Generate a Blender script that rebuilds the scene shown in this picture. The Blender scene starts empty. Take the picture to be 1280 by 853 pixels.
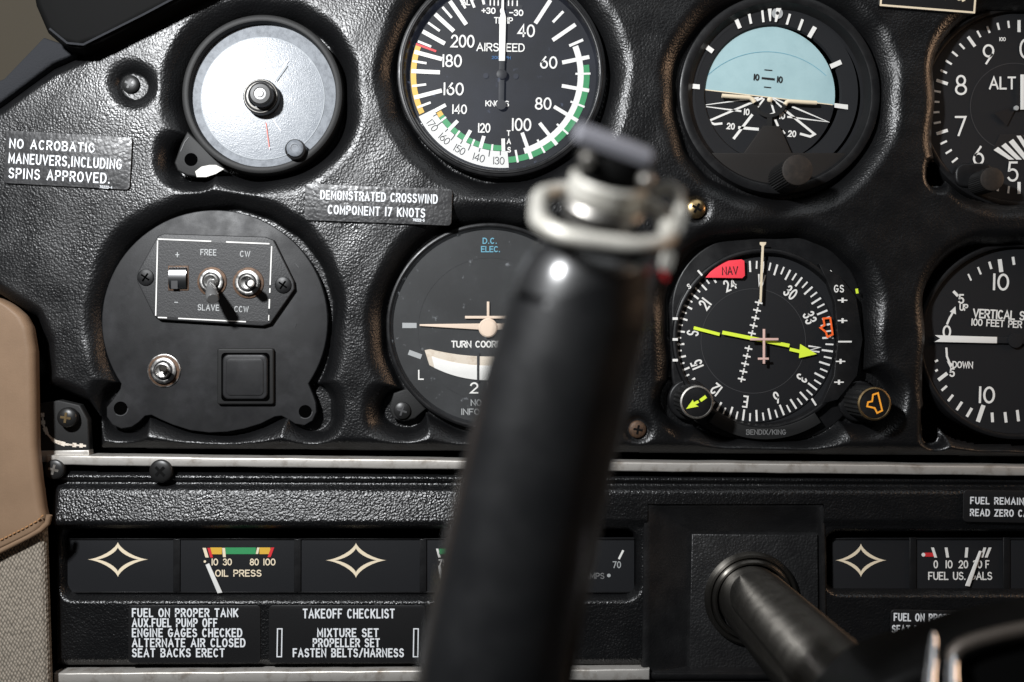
import bpy, bmesh, math, random
import numpy as np
from mathutils import Vector, Matrix
random.seed(4)
sc = bpy.context.scene
C = sc.collection
R = math.radians

# ------------------------------------------------------------------ units
# layout unit u = 0.32 mm on the instrument panel (x right, y down, d towards the pilot)
S = 0.00032
D = 1250.0                 # camera distance from the panel, in u
CX, CY = 640.0, 426.5

def B(x, y, d=0.0):        # layout units -> metres
    return Vector(((x - CX) * S, -d * S, (CY - y) * S))

def W(x, y, d):            # where a sight measured on the panel plane meets depth d
    k = (D - d) / D
    return (CX + (x - CX) * k, CY + (y - CY) * k, d)

# ------------------------------------------------------------------ camera
cam = bpy.data.cameras.new('camera')
co = bpy.data.objects.new('camera', cam); C.objects.link(co)
co.location = (0, -D * S, 0)
co.rotation_euler = (R(90), 0, 0)
cam.sensor_width = 36.0
cam.lens = 36.0 * D / 1280.0
cam.clip_start = 0.005
cam.clip_end = 20
cam.dof.use_dof = True
cam.dof.focus_distance = (D + 8) * S
cam.dof.aperture_fstop = 6.9
cam.dof.aperture_blades = 0
sc.camera = co

# ------------------------------------------------------------------ light
w = bpy.data.worlds.new('World'); sc.world = w
w.use_nodes = True
bg = w.node_tree.nodes['Background']
bg.inputs[0].default_value = (0.85, 0.92, 1.0, 1)
bg.inputs[1].default_value = 0.02

def lamp(name, x, y, d, tx, ty, td, size, power, col, shape='DISK'):
    l = bpy.data.lights.new(name, 'AREA'); l.shape = shape; l.size = size; l.energy = power; l.color = col
    o = bpy.data.objects.new(name, l); C.objects.link(o)
    o.location = B(x, y, d)
    o.rotation_euler = (B(tx, ty, td) - o.location).to_track_quat('-Z', 'Y').to_euler()
    return o
lamp('flash_lamp', -60, -310, 1230, 480, 330, 0, 0.036, 4.5, (0.97, 0.985, 1.0))
lamp('warm_cabin_lamp', 2650, -160, 330, 1050, 330, 0, 0.26, 1.15, (1.0, 0.64, 0.40))
lamp('cabin_window_lamp', 1250, -1050, 900, 900, 500, 200, 0.42, 0.5, (0.93, 0.97, 1.0))

sc.view_settings.view_transform = 'Standard'
sc.view_settings.look = 'None'
sc.view_settings.exposure = 0.0
sc.view_settings.gamma = 1.0
sc.render.engine = 'CYCLES'
sc.cycles.max_bounces = 6
sc.cycles.use_denoising = True

# ------------------------------------------------------------------ materials
MATS = {}
def mat(name, col, rough=0.5, metal=0.0, spec=0.5, bump=None, var=None, rvar=None, coat=0.0):
    """bump=(kind, feature size in u, strength, distance in u); var=(size in u, other colour, low, high)"""
    m = bpy.data.materials.new(name); m.use_nodes = True
    nt = m.node_tree; N = nt.nodes; L = nt.links
    p = N['Principled BSDF']
    p.inputs['Base Color'].default_value = (*col, 1)
    p.inputs['Roughness'].default_value = rough
    p.inputs['Metallic'].default_value = metal
    p.inputs['Specular IOR Level'].default_value = spec
    p.inputs['Coat Weight'].default_value = coat; p.inputs['Coat Roughness'].default_value = 0.20
    tc = N.new('ShaderNodeTexCoord')
    def noise(size, det=3, ro=0.55):
        n = N.new('ShaderNodeTexNoise'); n.inputs['Scale'].default_value = 1.0 / (size * S)
        n.inputs['Detail'].default_value = det; n.inputs['Roughness'].default_value = ro
        L.new(tc.outputs['Object'], n.inputs['Vector']); return n
    if var:
        n = noise(var[0], 6, 0.65)
        r = N.new('ShaderNodeValToRGB')
        r.color_ramp.elements[0].position = var[2]; r.color_ramp.elements[0].color = (*col, 1)
        r.color_ramp.elements[1].position = var[3]; r.color_ramp.elements[1].color = (*var[1], 1)
        L.new(n.outputs[0], r.inputs[0]); L.new(r.outputs[0], p.inputs['Base Color'])
    if rvar:
        n = noise(rvar[0], 5, 0.6)
        mr = N.new('ShaderNodeMapRange'); mr.inputs[1].default_value = 0.35; mr.inputs[2].default_value = 0.65
        mr.inputs[3].default_value = rvar[1]; mr.inputs[4].default_value = rvar[2]
        L.new(n.outputs[0], mr.inputs[0]); L.new(mr.outputs[0], p.inputs['Roughness'])
    if bump:
        kind, size, strength, dist = bump
        b = N.new('ShaderNodeBump'); b.inputs['Strength'].default_value = strength
        b.inputs['Distance'].default_value = dist * S
        if kind == 'leather':
            wn = noise(size * 2.2, 2)
            mixv = N.new('ShaderNodeMix'); mixv.data_type = 'VECTOR'; mixv.inputs[0].default_value = 0.0012
            add = N.new('ShaderNodeVectorMath'); add.operation = 'MULTIPLY_ADD'
            L.new(wn.outputs['Color'], add.inputs[0]); add.inputs[1].default_value = (size * S * 1.2,) * 3
            L.new(tc.outputs['Object'], add.inputs[2])
            v = N.new('ShaderNodeTexVoronoi'); v.feature = 'SMOOTH_F1'; v.inputs['Scale'].default_value = 1.0 / (size * S)
            v.inputs['Smoothness'].default_value = 0.35
            L.new(add.outputs[0], v.inputs['Vector'])
            n2 = noise(size * 0.55, 2)
            a2 = N.new('ShaderNodeMath'); a2.operation = 'MULTIPLY_ADD'
            L.new(n2.outputs[0], a2.inputs[0]); a2.inputs[1].default_value = -0.55
            L.new(v.outputs['Distance'], a2.inputs[2])
            neg = N.new('ShaderNodeMath'); neg.operation = 'MULTIPLY'; neg.inputs[1].default_value = -1
            L.new(a2.outputs[0], neg.inputs[0])
            L.new(neg.outputs[0], b.inputs['Height'])
        elif kind == 'weave':
            mp = N.new('ShaderNodeMapping'); mp.inputs['Rotation'].default_value = (0, R(-38), 0)
            mp.inputs['Scale'].default_value = (1.0, 1.0, 0.6)
            L.new(tc.outputs['Object'], mp.inputs[0])
            v = N.new('ShaderNodeTexVoronoi'); v.inputs['Scale'].default_value = 1.0 / (size * S)
            v.inputs['Randomness'].default_value = 0.30
            L.new(mp.outputs[0], v.inputs['Vector'])
            neg = N.new('ShaderNodeMath'); neg.operation = 'MULTIPLY'; neg.inputs[1].default_value = -1
            L.new(v.outputs['Distance'], neg.inputs[0]); L.new(neg.outputs[0], b.inputs['Height'])
            r = N.new('ShaderNodeValToRGB')
            r.color_ramp.elements[0].position = 0.25; r.color_ramp.elements[0].color = (*col, 1)
            r.color_ramp.elements[1].position = 0.75; r.color_ramp.elements[1].color = (*[c * 0.30 for c in col], 1)
            L.new(v.outputs['Distance'], r.inputs[0]); L.new(r.outputs[0], p.inputs['Base Color'])
        else:
            n = noise(size, 4); L.new(n.outputs[0], b.inputs['Height'])
        L.new(b.outputs[0], p.inputs['Normal'])
    if name == 'shaft_metal':
        tg = N.new('ShaderNodeTangent'); tg.direction_type = 'RADIAL'; tg.axis = 'Y'
        L.new(tg.outputs[0], p.inputs['Tangent']); p.inputs['Anisotropic'].default_value = 0.92; p.inputs['Anisotropic Rotation'].default_value = 0.25
    MATS[name] = m
    return m

mat('leather', (0.0045, 0.0046, 0.005), 0.33, spec=0.45, bump=('leather', 2.8, 0.36, 1.05), rvar=(45, 0.28, 0.41))
mat('leather_fine', (0.0045, 0.0046, 0.005), 0.31, spec=0.5, bump=('leather', 2.8, 0.55, 1.2), rvar=(40, 0.25, 0.35))
mat('bay_plastic', (0.008, 0.008, 0.0085), 0.40, spec=0.3, bump=('noise', 3.0, 0.4, 1.2), rvar=(30, 0.32, 0.6))
mat('black_dark', (0.003, 0.003, 0.003), 0.7, spec=0.08)
mat('void', (0.001, 0.001, 0.001), 0.9, spec=0.0)
mat('bezel', (0.007, 0.007, 0.0075), 0.38, spec=0.3, bump=('noise', 2.0, 0.15, 0.4), rvar=(25, 0.30, 0.5))
mat('bezel_matte', (0.013, 0.013, 0.013), 0.55, spec=0.22, bump=('noise', 1.6, 0.25, 0.4))
mat('plate', (0.014, 0.014, 0.0148), 0.5, spec=0.28, bump=('noise', 1.2, 0.22, 0.35), var=(55, (0.026, 0.026, 0.028), 0.5, 0.75), rvar=(35, 0.40, 0.56))
mat('module', (0.022, 0.022, 0.023), 0.5, spec=0.4, bump=('noise', 2.2, 0.5, 0.6))
mat('dial', (0.011, 0.0115, 0.013), 0.55, spec=0.25, bump=('noise', 1.2, 0.2, 0.2))
mat('dial_grey', (0.018, 0.0185, 0.019), 0.5, spec=0.3, var=(30, (0.027, 0.028, 0.029), 0.5, 0.8))
mat('dial_dim', (0.020, 0.018, 0.017), 0.6, spec=0.2)
mat('dial_blue', (0.013, 0.015, 0.022), 0.5, spec=0.3)
mat('line_dark', (0.004, 0.004, 0.005), 0.5)
mat('line_grey', (0.035, 0.035, 0.037), 0.5)
mat('white', (0.72, 0.71, 0.68), 0.55, spec=0.3)
mat('white_band', (0.62, 0.62, 0.60), 0.55, spec=0.3)
mat('placard_white', (0.66, 0.68, 0.70), 0.6, spec=0.3)
mat('cream', (0.70, 0.60, 0.44), 0.55, spec=0.3)
mat('beige', (0.66, 0.53, 0.42), 0.5, spec=0.3)
mat('tube_cream', (0.58, 0.51, 0.42), 0.4, var=(14, (0.40, 0.31, 0.22), 0.5, 0.75))
mat('pink', (0.60, 0.40, 0.35), 0.5)
mat('green', (0.03, 0.24, 0.085), 0.5)
mat('yellow', (0.60, 0.36, 0.04), 0.5)
mat('red', (0.55, 0.025, 0.03), 0.5)
mat('flag_red', (0.85, 0.05, 0.075), 0.5)
mat('orange', (0.90, 0.13, 0.02), 0.5)
mat('amber', (0.90, 0.36, 0.03), 0.5)
mat('lime', (0.66, 0.82, 0.05), 0.5)
mat('cyan', (0.10, 0.30, 0.40), 0.5)
mat('deep_blue', (0.02, 0.10, 0.25), 0.5)
mat('sky_blue', (0.33, 0.475, 0.50), 0.6, spec=0.25, var=(40, (0.285, 0.42, 0.445), 0.4, 0.7))
mat('ink', (0.008, 0.008, 0.009), 0.5)
mat('grey_mark', (0.33, 0.34, 0.34), 0.5)
mat('dim_text', (0.14, 0.14, 0.14), 0.5)
mat('placard', (0.034, 0.034, 0.035), 0.36, spec=0.45, bump=('leather', 4.6, 0.35, 1.1), rvar=(12, 0.28, 0.5))
mat('placard_plain', (0.008, 0.008, 0.0085), 0.45, spec=0.35, bump=('noise', 3, 0.2, 0.5))
mat('flash_haze_dial', (0.20, 0.216, 0.238), 0.20, metal=0.0, spec=0.12, bump=('noise', 1.6, 0.35, 0.35), var=(9, (0.165, 0.18, 0.20), 0.42, 0.7), rvar=(14, 0.17, 0.25))  # flash haze on the clock glass, painted in as dial colour
mat('pale_rim', (0.18, 0.195, 0.215), 0.45, metal=0.0, spec=0.15, bump=('noise', 1.8, 0.4, 0.4), var=(7, (0.11, 0.12, 0.135), 0.42, 0.66))  # same painted haze, mottled, around the dial; also colours the knob cap
mat('silver_line', (0.30, 0.32, 0.34), 0.5, spec=0.2)
mat('hand_red', (0.55, 0.10, 0.07), 0.5)
mat('hand_grey', (0.16, 0.165, 0.19), 0.4, metal=0.5)
mat('steel', (0.55, 0.54, 0.52), 0.28, metal=1.0, bump=('noise', 3, 0.12, 0.3), rvar=(9, 0.2, 0.42))
mat('steel_dull', (0.40, 0.385, 0.36), 0.42, metal=1.0, bump=('noise', 4, 0.25, 0.6), var=(12, (0.19, 0.17, 0.14), 0.5, 0.75))
mat('clamp_metal', (0.50, 0.485, 0.44), 0.52, metal=0.35, var=(14, (0.30, 0.285, 0.245), 0.45, 0.75))
mat('chrome', (0.75, 0.75, 0.76), 0.16, metal=1.0)
mat('dark_chrome', (0.34, 0.32, 0.29), 0.24, metal=1.0)
mat('frame_dull', (0.06, 0.05, 0.042), 0.42, metal=0.5)  # darker, warmer colour for the top run of the chrome frame
mat('mask_grey', (0.0155, 0.0138, 0.0128), 0.6, spec=0.2)
mat('brass', (0.50, 0.36, 0.18), 0.34, metal=1.0, bump=('noise', 3, 0.2, 0.4), var=(8, (0.30, 0.20, 0.11), 0.45, 0.7))
mat('rust', (0.10, 0.055, 0.03), 0.6, metal=0.4, var=(4, (0.03, 0.02, 0.015), 0.4, 0.7))
mat('screw_black', (0.010, 0.010, 0.010), 0.38, spec=0.4)
mat('trim_metal', (0.47, 0.45, 0.42), 0.42, metal=0.55, bump=('noise', 5, 0.25, 0.5), var=(22, (0.20, 0.165, 0.13), 0.50, 0.78))
mat('chip_white', (0.62, 0.55, 0.47), 0.6, var=(4, (0.20, 0.13, 0.08), 0.5, 0.7))
mat('tan_leather', (0.185, 0.120, 0.075), 0.55, spec=0.22, bump=('noise', 2.2, 0.25, 0.6), var=(70, (0.155, 0.10, 0.062), 0.4, 0.7))
mat('tan_stitch', (0.30, 0.15, 0.06), 0.7)
mat('tweed', (0.30, 0.262, 0.215), 0.9, spec=0.1, bump=('weave', 3.0, 1.0, 2.2))
mat('cabin_wall', (0.040, 0.034, 0.025), 0.8, spec=0.1, bump=('noise', 4, 0.3, 0.8))
mat('felt', (0.020, 0.021, 0.024), 0.85, spec=0.2, bump=('noise', 2.5, 0.8, 1.2))
mat('grip', (0.0055, 0.0057, 0.0063), 0.5, spec=0.4, bump=('noise', 2.5, 0.06, 0.3), rvar=(30, 0.38, 0.52), coat=0.9)
mat('hub_black', (0.002, 0.002, 0.002), 0.5, spec=0.08)
mat('rocker_grey', (0.17, 0.17, 0.19), 0.5, spec=0.4)
mat('knob', (0.012, 0.012, 0.012), 0.40, spec=0.45, bump=('noise', 1.5, 0.3, 0.4))
mat('knob_top', (0.017, 0.014, 0.012), 0.55, spec=0.25, bump=('noise', 1.2, 0.3, 0.3), var=(8, (0.028, 0.022, 0.018), 0.45, 0.7))
mat('bay_floor', (0.010, 0.010, 0.0105), 0.42, spec=0.5, bump=('leather', 3.4, 0.5, 1.2), rvar=(30, 0.34, 0.5))
mat('shaft_metal', (0.125, 0.117, 0.105), 0.40, metal=0.95, bump=('noise', 7, 0.03, 0.3), rvar=(16, 0.36, 0.48))
mat('lever_grey', (0.10, 0.10, 0.10), 0.3, spec=0.6)
mat('paper', (0.60, 0.58, 0.54), 0.7)

def glass_mat(name, haze, tint, scratch):
    m = bpy.data.materials.new(name); m.use_nodes = True
    nt = m.node_tree; N = nt.nodes; L = nt.links
    out = N['Material Output']; N.remove(N['Principled BSDF'])
    tr = N.new('ShaderNodeBsdfTransparent')
    gl = N.new('ShaderNodeBsdfGlossy'); gl.inputs['Roughness'].default_value = 0.05
    df = N.new('ShaderNodeBsdfDiffuse'); df.inputs[0].default_value = (*tint, 1)
    fr = N.new('ShaderNodeFresnel'); fr.inputs[0].default_value = 1.45
    tc = N.new('ShaderNodeTexCoord')
    n1 = N.new('ShaderNodeTexNoise'); n1.inputs['Scale'].default_value = 1 / (70 * S); n1.inputs['Detail'].default_value = 6
    n2 = N.new('ShaderNodeTexNoise'); n2.inputs['Scale'].default_value = 1 / (9 * S); n2.inputs['Detail'].default_value = 5
    L.new(tc.outputs['Object'], n1.inputs[0]); L.new(tc.outputs['Object'], n2.inputs[0])
    r1 = N.new('ShaderNodeMapRange'); r1.inputs[1].default_value = 0.4; r1.inputs[2].default_value = 0.75; r1.inputs[3].default_value = haze * 0.35; r1.inputs[4].default_value = haze
    r2 = N.new('ShaderNodeMapRange'); r2.inputs[1].default_value = 0.68; r2.inputs[2].default_value = 0.80; r2.inputs[3].default_value = 0; r2.inputs[4].default_value = scratch
    L.new(n1.outputs[0], r1.inputs[0]); L.new(n2.outputs[0], r2.inputs[0])
    ad = N.new('ShaderNodeMath'); ad.operation = 'ADD'; L.new(r1.outputs[0], ad.inputs[0]); L.new(r2.outputs[0], ad.inputs[1])
    m1 = N.new('ShaderNodeMixShader'); L.new(ad.outputs[0], m1.inputs[0]); L.new(tr.outputs[0], m1.inputs[1]); L.new(df.outputs[0], m1.inputs[2])
    m2 = N.new('ShaderNodeMixShader'); L.new(fr.outputs[0], m2.inputs[0]); L.new(m1.outputs[0], m2.inputs[1]); L.new(gl.outputs[0], m2.inputs[2])
    L.new(m2.outputs[0], out.inputs[0])
    MATS[name] = m
glass_mat('glass_airspeed', 0.018, (0.55, 0.65, 1.0), 0.10)
glass_mat('glass_turn', 0.022, (0.8, 0.85, 0.9), 0.16)

# ------------------------------------------------------------------ stroke lettering
def arc(cx, cy, rx, ry, a0, a1, n=None):
    n = n or max(4, int(abs(a1 - a0) / 20))
    return [(cx + rx * math.cos(R(a0 + (a1 - a0) * i / n)), cy + ry * math.sin(R(a0 + (a1 - a0) * i / n))) for i in range(n + 1)]
GL = {
 'A': (.72, [[(0, 0), (.5, 1), (1, 0)], [(.17, .34), (.83, .34)]]),
 'B': (.60, [[(0, 0), (0, 1), (.58, 1)] + arc(.58, .76, .36, .24, 90, -90) + [(0, .52)], [(.5, .52)] + arc(.58, .26, .42, .26, 90, -90) + [(0, 0)]]),
 'C': (.64, [arc(.5, .5, .5, .5, 50, 310)]),
 'D': (.64, [[(0, 0), (0, 1), (.45, 1)] + arc(.45, .5, .55, .5, 90, -90) + [(0, 0)]]),
 'E': (.54, [[(1, 1), (0, 1), (0, 0), (1, 0)], [(0, .52), (.82, .52)]]),
 'F': (.52, [[(1, 1), (0, 1), (0, 0)], [(0, .5), (.8, .5)]]),
 'G': (.66, [arc(.5, .5, .5, .5, 50, 345) + [(1, .45), (.58, .45)]]),
 'H': (.62, [[(0, 0), (0, 1)], [(1, 0), (1, 1)], [(0, .5), (1, .5)]]),
 'I': (.06, [[(.5, 0), (.5, 1)]]),
 'J': (.45, [[(1, 1), (1, .3)] + arc(.5, .3, .5, .3, 0, -180)]),
 'K': (.62, [[(0, 0), (0, 1)], [(1, 1), (0, .4)], [(.3, .6), (1, 0)]]),
 'L': (.50, [[(0, 1), (0, 0), (1, 0)]]),
 'M': (.74, [[(0, 0), (0, 1), (.5, .25), (1, 1), (1, 0)]]),
 'N': (.64, [[(0, 0), (0, 1), (1, 0), (1, 1)]]),
 'O': (.68, [arc(.5, .5, .5, .5, 90, 450)]),
 'P': (.58, [[(0, 0), (0, 1), (.6, 1)] + arc(.6, .73, .4, .27, 90, -90) + [(0, .46)]]),
 'Q': (.68, [arc(.5, .5, .5, .5, 90, 450), [(.6, .25), (1, -.03)]]),
 'R': (.60, [[(0, 0), (0, 1), (.6, 1)] + arc(.6, .74, .4, .26, 90, -90) + [(0, .48)], [(.5, .48), (1, 0)]]),
 'S': (.58, [arc(.5, .755, .44, .245, 25, 270) + arc(.5, .255, .5, .255, 90, -155)]),
 'T': (.60, [[(0, 1), (1, 1)], [(.5, 1), (.5, 0)]]),
 'U': (.62, [[(0, 1), (0, .35)] + arc(.5, .35, .5, .35, 180, 360) + [(1, 1)]]),
 'V': (.68, [[(0, 1), (.5, 0), (1, 1)]]),
 'W': (.92, [[(0, 1), (.25, 0), (.5, .9), (.75, 0), (1, 1)]]),
 'X': (.62, [[(0, 0), (1, 1)], [(0, 1), (1, 0)]]),
 'Y': (.62, [[(0, 1), (.5, .48), (1, 1)], [(.5, .48), (.5, 0)]]),
 'Z': (.58, [[(0, 1), (1, 1), (0, 0), (1, 0)]]),
 '0': (.60, [arc(.5, .5, .5, .5, 90, 450)]),
 '1': (.08, [[(.5, 0), (.5, 1)]]),
 '2': (.58, [arc(.5, .7, .48, .3, 165, -25) + [(0, 0), (1, 0)]]),
 '3': (.56, [arc(.48, .76, .42, .24, 160, -90) + arc(.48, .26, .5, .26, 90, -160)]),
 '4': (.62, [[(.75, 0), (.75, 1), (0, .28), (1, .28)]]),
 '5': (.56, [[(.9, 1), (.2, 1), (.1, .55)] + arc(.48, .31, .5, .31, 130, -150)]),
 '6': (.58, [[(.72, 1), (.12, .5)] + arc(.5, .31, .48, .31, 150, 500)]),
 '7': (.56, [[(0, 1), (1, 1), (.3, 0)]]),
 '8': (.58, [arc(.5, .75, .40, .25, -90, 270), arc(.5, .25, .5, .25, 90, 450)]),
 '9': (.58, [[(.28, 0), (.88, .5)] + arc(.5, .69, .48, .31, -30, 320)]),
 '+': (.55, [[(0, .5), (1, .5)], [(.5, .2), (.5, .8)]]),
 '-': (.50, [[(0, .5), (1, .5)]]),
 '/': (.50, [[(0, -.05), (1, 1.05)]]),
 '.': (.06, [[(.5, 0), (.5, .05)]]),
 ',': (.08, [[(.6, .08), (.2, -.16)]]),
}

def stroke_poly(pts, w, closed=False, cap=0.0):
    """left and right offset points of a stroked line"""
    P = [Vector((p[0], p[1])) for p in pts]
    if closed and (P[0] - P[-1]).length < 1e-6: P = P[:-1]
    Q = [P[0]]
    for p in P[1:]:
        if (p - Q[-1]).length > 1e-5: Q.append(p)
    P = Q
    n = len(P)
    if not closed and cap:
        P[0] = P[0] + (P[0] - P[1]).normalized() * cap; P[-1] = P[-1] + (P[-1] - P[-2]).normalized() * cap
    L, Rr = [], []
    h = w / 2
    for i in range(n):
        a = P[(i - 1) % n] if (closed or i > 0) else None
        b = P[(i + 1) % n] if (closed or i < n - 1) else None
        d1 = (P[i] - a).normalized() if a is not None else None
        d2 = (b - P[i]).normalized() if b is not None else None
        if d1 is None: d1 = d2
        if d2 is None: d2 = d1
        n1 = Vector((-d1.y, d1.x)); n2 = Vector((-d2.y, d2.x))
        mm = n1 + n2
        if mm.length < 0.2: mm = n1.copy()
        mm.normalize()
        k = min(2.2, 1.0 / max(0.3, mm.dot(n1)))
        L.append(P[i] + mm * h * k); Rr.append(P[i] - mm * h * k)
    return L, Rr

# ------------------------------------------------------------------ mesh builder
def link(o, parent=None):
    C.objects.link(o)
    if parent is not None: o.parent = parent
    return o

class MB:
    def __init__(self, k=1.0, basis=None):
        self.v = []; self.f = []; self.m = []; self.names = []; self.k = k; self.basis = basis; self.lift = 0.0
    def mi(self, name):
        if name not in self.names: self.names.append(name)
        return self.names.index(name)
    def add(self, verts, faces, mname):
        o = len(self.v); k = self.k
        for (x, y, d) in verts:
            if self.basis is not None:
                p = self.basis @ Vector((x, y, d)); x, y, d = p
            else:
                x *= k; y *= k
            self.v.append((x * S, -d * S, -y * S))
        i = self.mi(mname)
        for f in faces:
            self.f.append([o + j for j in f]); self.m.append(i)
    def poly(self, pts, d, m):
        a = sum(pts[i][0] * pts[(i + 1) % len(pts)][1] - pts[(i + 1) % len(pts)][0] * pts[i][1] for i in range(len(pts)))
        if a > 0: pts = list(pts)[::-1]
        self.add([(p[0], p[1], d) for p in pts], [list(range(len(pts)))], m)
    def rect(self, x0, y0, x1, y1, d, m): self.poly([(x0, y0), (x1, y0), (x1, y1), (x0, y1)], d, m)
    def disc(self, cx, cy, r, d, m, n=40):
        self.poly([(cx + r * math.cos(2 * math.pi * i / n), cy + r * math.sin(2 * math.pi * i / n)) for i in range(n)], d, m)
    def stroke(self, pts, w, d, m, closed=False, cap=0.0):
        L, Q = stroke_poly(pts, w, closed, cap); n = len(L)
        vs = [(p.x, p.y, d) for p in L] + [(p.x, p.y, d) for p in Q]
        rng = range(n) if closed else range(n - 1)
        self.add(vs, [[i, (i + 1) % n, n + (i + 1) % n, n + i] for i in rng], m)
    def band(self, cx, cy, r0, r1, a0, a1, d, m, n=None):   # clock angles, degrees
        n = n or max(2, int(abs(a1 - a0) / 3))
        vs = []
        for i in range(n + 1):
            a = R(a0 + (a1 - a0) * i / n); s, c = math.sin(a), -math.cos(a)
            vs += [(cx + r0 * s, cy + r0 * c, d), (cx + r1 * s, cy + r1 * c, d)]
        self.add(vs, [[2 * i, 2 * i + 1, 2 * i + 3, 2 * i + 2] for i in range(n)], m)
    def tick(self, cx, cy, a, r0, r1, w, d, m):
        s, c = math.sin(R(a)), -math.cos(R(a))
        self.stroke([(cx + r0 * s, cy + r0 * c), (cx + r1 * s, cy + r1 * c)], w, d, m)
    def text(self, s, x, y, h, sw, d, m, cond=1.0, gap=0.22, align='c', rot=0.0, width=None, slant=0.0):
        """x, y: middle of the line's height; rot clockwise degrees; width: fit the run to this length"""
        h = max(h - sw * 0.85, h * .5)
        adv = []; cur = 0.0
        for ch in s:
            if ch == ' ': cur += 0.5 * cond * h + gap * h * .5; continue
            gw = GL[ch][0] * cond * h
            adv.append((ch, cur, gw)); cur += gw + gap * h
        total = cur - gap * h
        f = 1.0
        if width: f = (width - sw) / total
        x0 = {'c': -total * f / 2, 'l': 0.0, 'r': -total * f}[align]
        cr, sr = math.cos(R(rot)), math.sin(R(rot))
        k = 0
        for ch, ax, gw in adv:
            for st in GL[ch][1]:
                pts = []
                for (u, v) in st:
                    lx = x0 + (ax + u * gw) * f + slant * (v - .5) * h; ly = (0.5 - v) * h
                    pts.append((x + lx * cr - ly * sr, y + lx * sr + ly * cr))
                closed = len(pts) > 4 and math.dist(pts[0], pts[-1]) < 1e-4
                self.stroke(pts, sw, d + 0.05 * (k % 3), m, closed, 0 if closed else sw * .42); k += 1
    def lathe(self, cx, cy, prof, m, n=64, sx=1.0, sy=1.0, knurl=0.0):
        vs = []; idx = []
        for (r, d) in prof:
            if r < 1e-6: idx.append([len(vs)]); vs.append((cx, cy, d))
            else:
                row = []
                for i in range(n):
                    a = 2 * math.pi * i / n; rr = r * (1 - knurl * (i % 2))
                    row.append(len(vs)); vs.append((cx + rr * sx * math.cos(a), cy + rr * sy * math.sin(a), d))
                idx.append(row)
        fs = []
        for a, b in zip(idx[:-1], idx[1:]):
            for i in range(n):
                j = (i + 1) % n
                if len(a) == 1 and len(b) == 1: continue
                if len(a) == 1: fs.append([a[0], b[i], b[j]])
                elif len(b) == 1: fs.append([a[i], b[0], a[j]])
                else: fs.append([a[i], b[i], b[j], a[j]])
        self.add(vs, fs, m)
    def prism(self, pts, d0, d1, m, bev=0.0, holes=False):
        """solid from d0 up to d1 with a bevelled front edge"""
        n = len(pts)
        a = sum(pts[i][0] * pts[(i + 1) % n][1] - pts[(i + 1) % n][0] * pts[i][1] for i in range(n))
        if a < 0: pts = list(pts)[::-1]
        rings = [(pts, d0)]
        if bev > 0:
            for t in (0.0, 0.35, 0.7, 1.0):
                ins = bev * (1 - math.cos(t * math.pi / 2)); dd = d1 - bev + bev * math.sin(t * math.pi / 2)
                L, _ = stroke_poly(pts, 2 * ins if ins > 0 else 1e-6, True)
                rings.append(([(p.x, p.y) for p in L] if ins > 0 else pts, dd))
        else: rings.append((pts, d1))
        vs = []
        for q, d in rings: vs += [(p[0], p[1], d) for p in q]
        fs = []
        for r in range(len(rings) - 1):
            for i in range(n):
                j = (i + 1) % n; fs.append([r * n + i, (r + 1) * n + i, (r + 1) * n + j, r * n + j])
        fs.append([(len(rings) - 1) * n + i for i in range(n)]); fs.append([i for i in range(n)][::-1])
        self.add(vs, fs, m)
    def tube(self, path, rad, m, n=20, flat=1.0):
        P = [Vector(p) for p in path]
        rad = rad if isinstance(rad, (list, tuple)) else [rad] * len(P)
        vs = []; up = Vector((0.13, 0.31, 1)).normalized()
        prev = None
        for i, p in enumerate(P):
            t = (P[min(i + 1, len(P) - 1)] - P[max(i - 1, 0)]).normalized()
            if prev is None: e = t.cross(up).normalized()
            else: e = (prev - t * prev.dot(t)).normalized()
            prev = e; g = t.cross(e)
            for j in range(n):
                a = 2 * math.pi * j / n
                q = p + e * rad[i] * math.cos(a) + g * rad[i] * flat * math.sin(a)
                vs.append(tuple(q))
        fs = [[i * n + j, (i + 1) * n + j, (i + 1) * n + (j + 1) % n, i * n + (j + 1) % n] for i in range(len(P) - 1) for j in range(n)]
        fs.append(list(range(n))); fs.append([(len(P) - 1) * n + j for j in range(n)])
        self.add(vs, fs, m)
    def box(self, x0, y0, x1, y1, d0, d1, m, bev=0.0): self.prism([(x0, y0), (x1, y0), (x1, y1), (x0, y1)], d0, d1, m, bev)
    def build(self, name, parent=None, sharp=38):
        me = bpy.data.meshes.new(name)
        me.from_pydata(self.v, [], self.f)
        for nme in self.names: me.materials.append(MATS[nme])
        me.polygons.foreach_set('material_index', self.m)
        bm = bmesh.new(); bm.from_mesh(me)
        bmesh.ops.recalc_face_normals(bm, faces=bm.faces); bm.to_mesh(me); bm.free()
        me.polygons.foreach_set('use_smooth', [True] * len(me.polygons))
        me.set_sharp_from_angle(angle=R(sharp))
        return link(bpy.data.objects.new(name, me), parent)

def rrect(x0, y0, x1, y1, r, n=6):
    out = []
    for (cx, cy, a) in ((x1 - r, y0 + r, -90), (x1 - r, y1 - r, 0), (x0 + r, y1 - r, 90), (x0 + r, y0 + r, 180)):
        for i in range(n + 1):
            t = R(a + 90 * i / n); out.append((cx + r * math.cos(t), cy + r * math.sin(t)))
    return out

def loc(cx, cy, d0, x, y, dl):
    """local layout position, at height dl over a thing standing at (cx, cy, d0), of what the sight (x, y) meets"""
    a = W(x, y, d0 + dl); b = W(cx, cy, d0); k = (D - d0) / D
    return ((a[0] - b[0]) / k, (a[1] - b[1]) / k)

def tag(o, label, cat, group=None, kind=None):
    if label: o['label'] = label
    if cat: o['category'] = cat
    if group: o['group'] = group
    if kind: o['kind'] = kind
    return o

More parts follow.
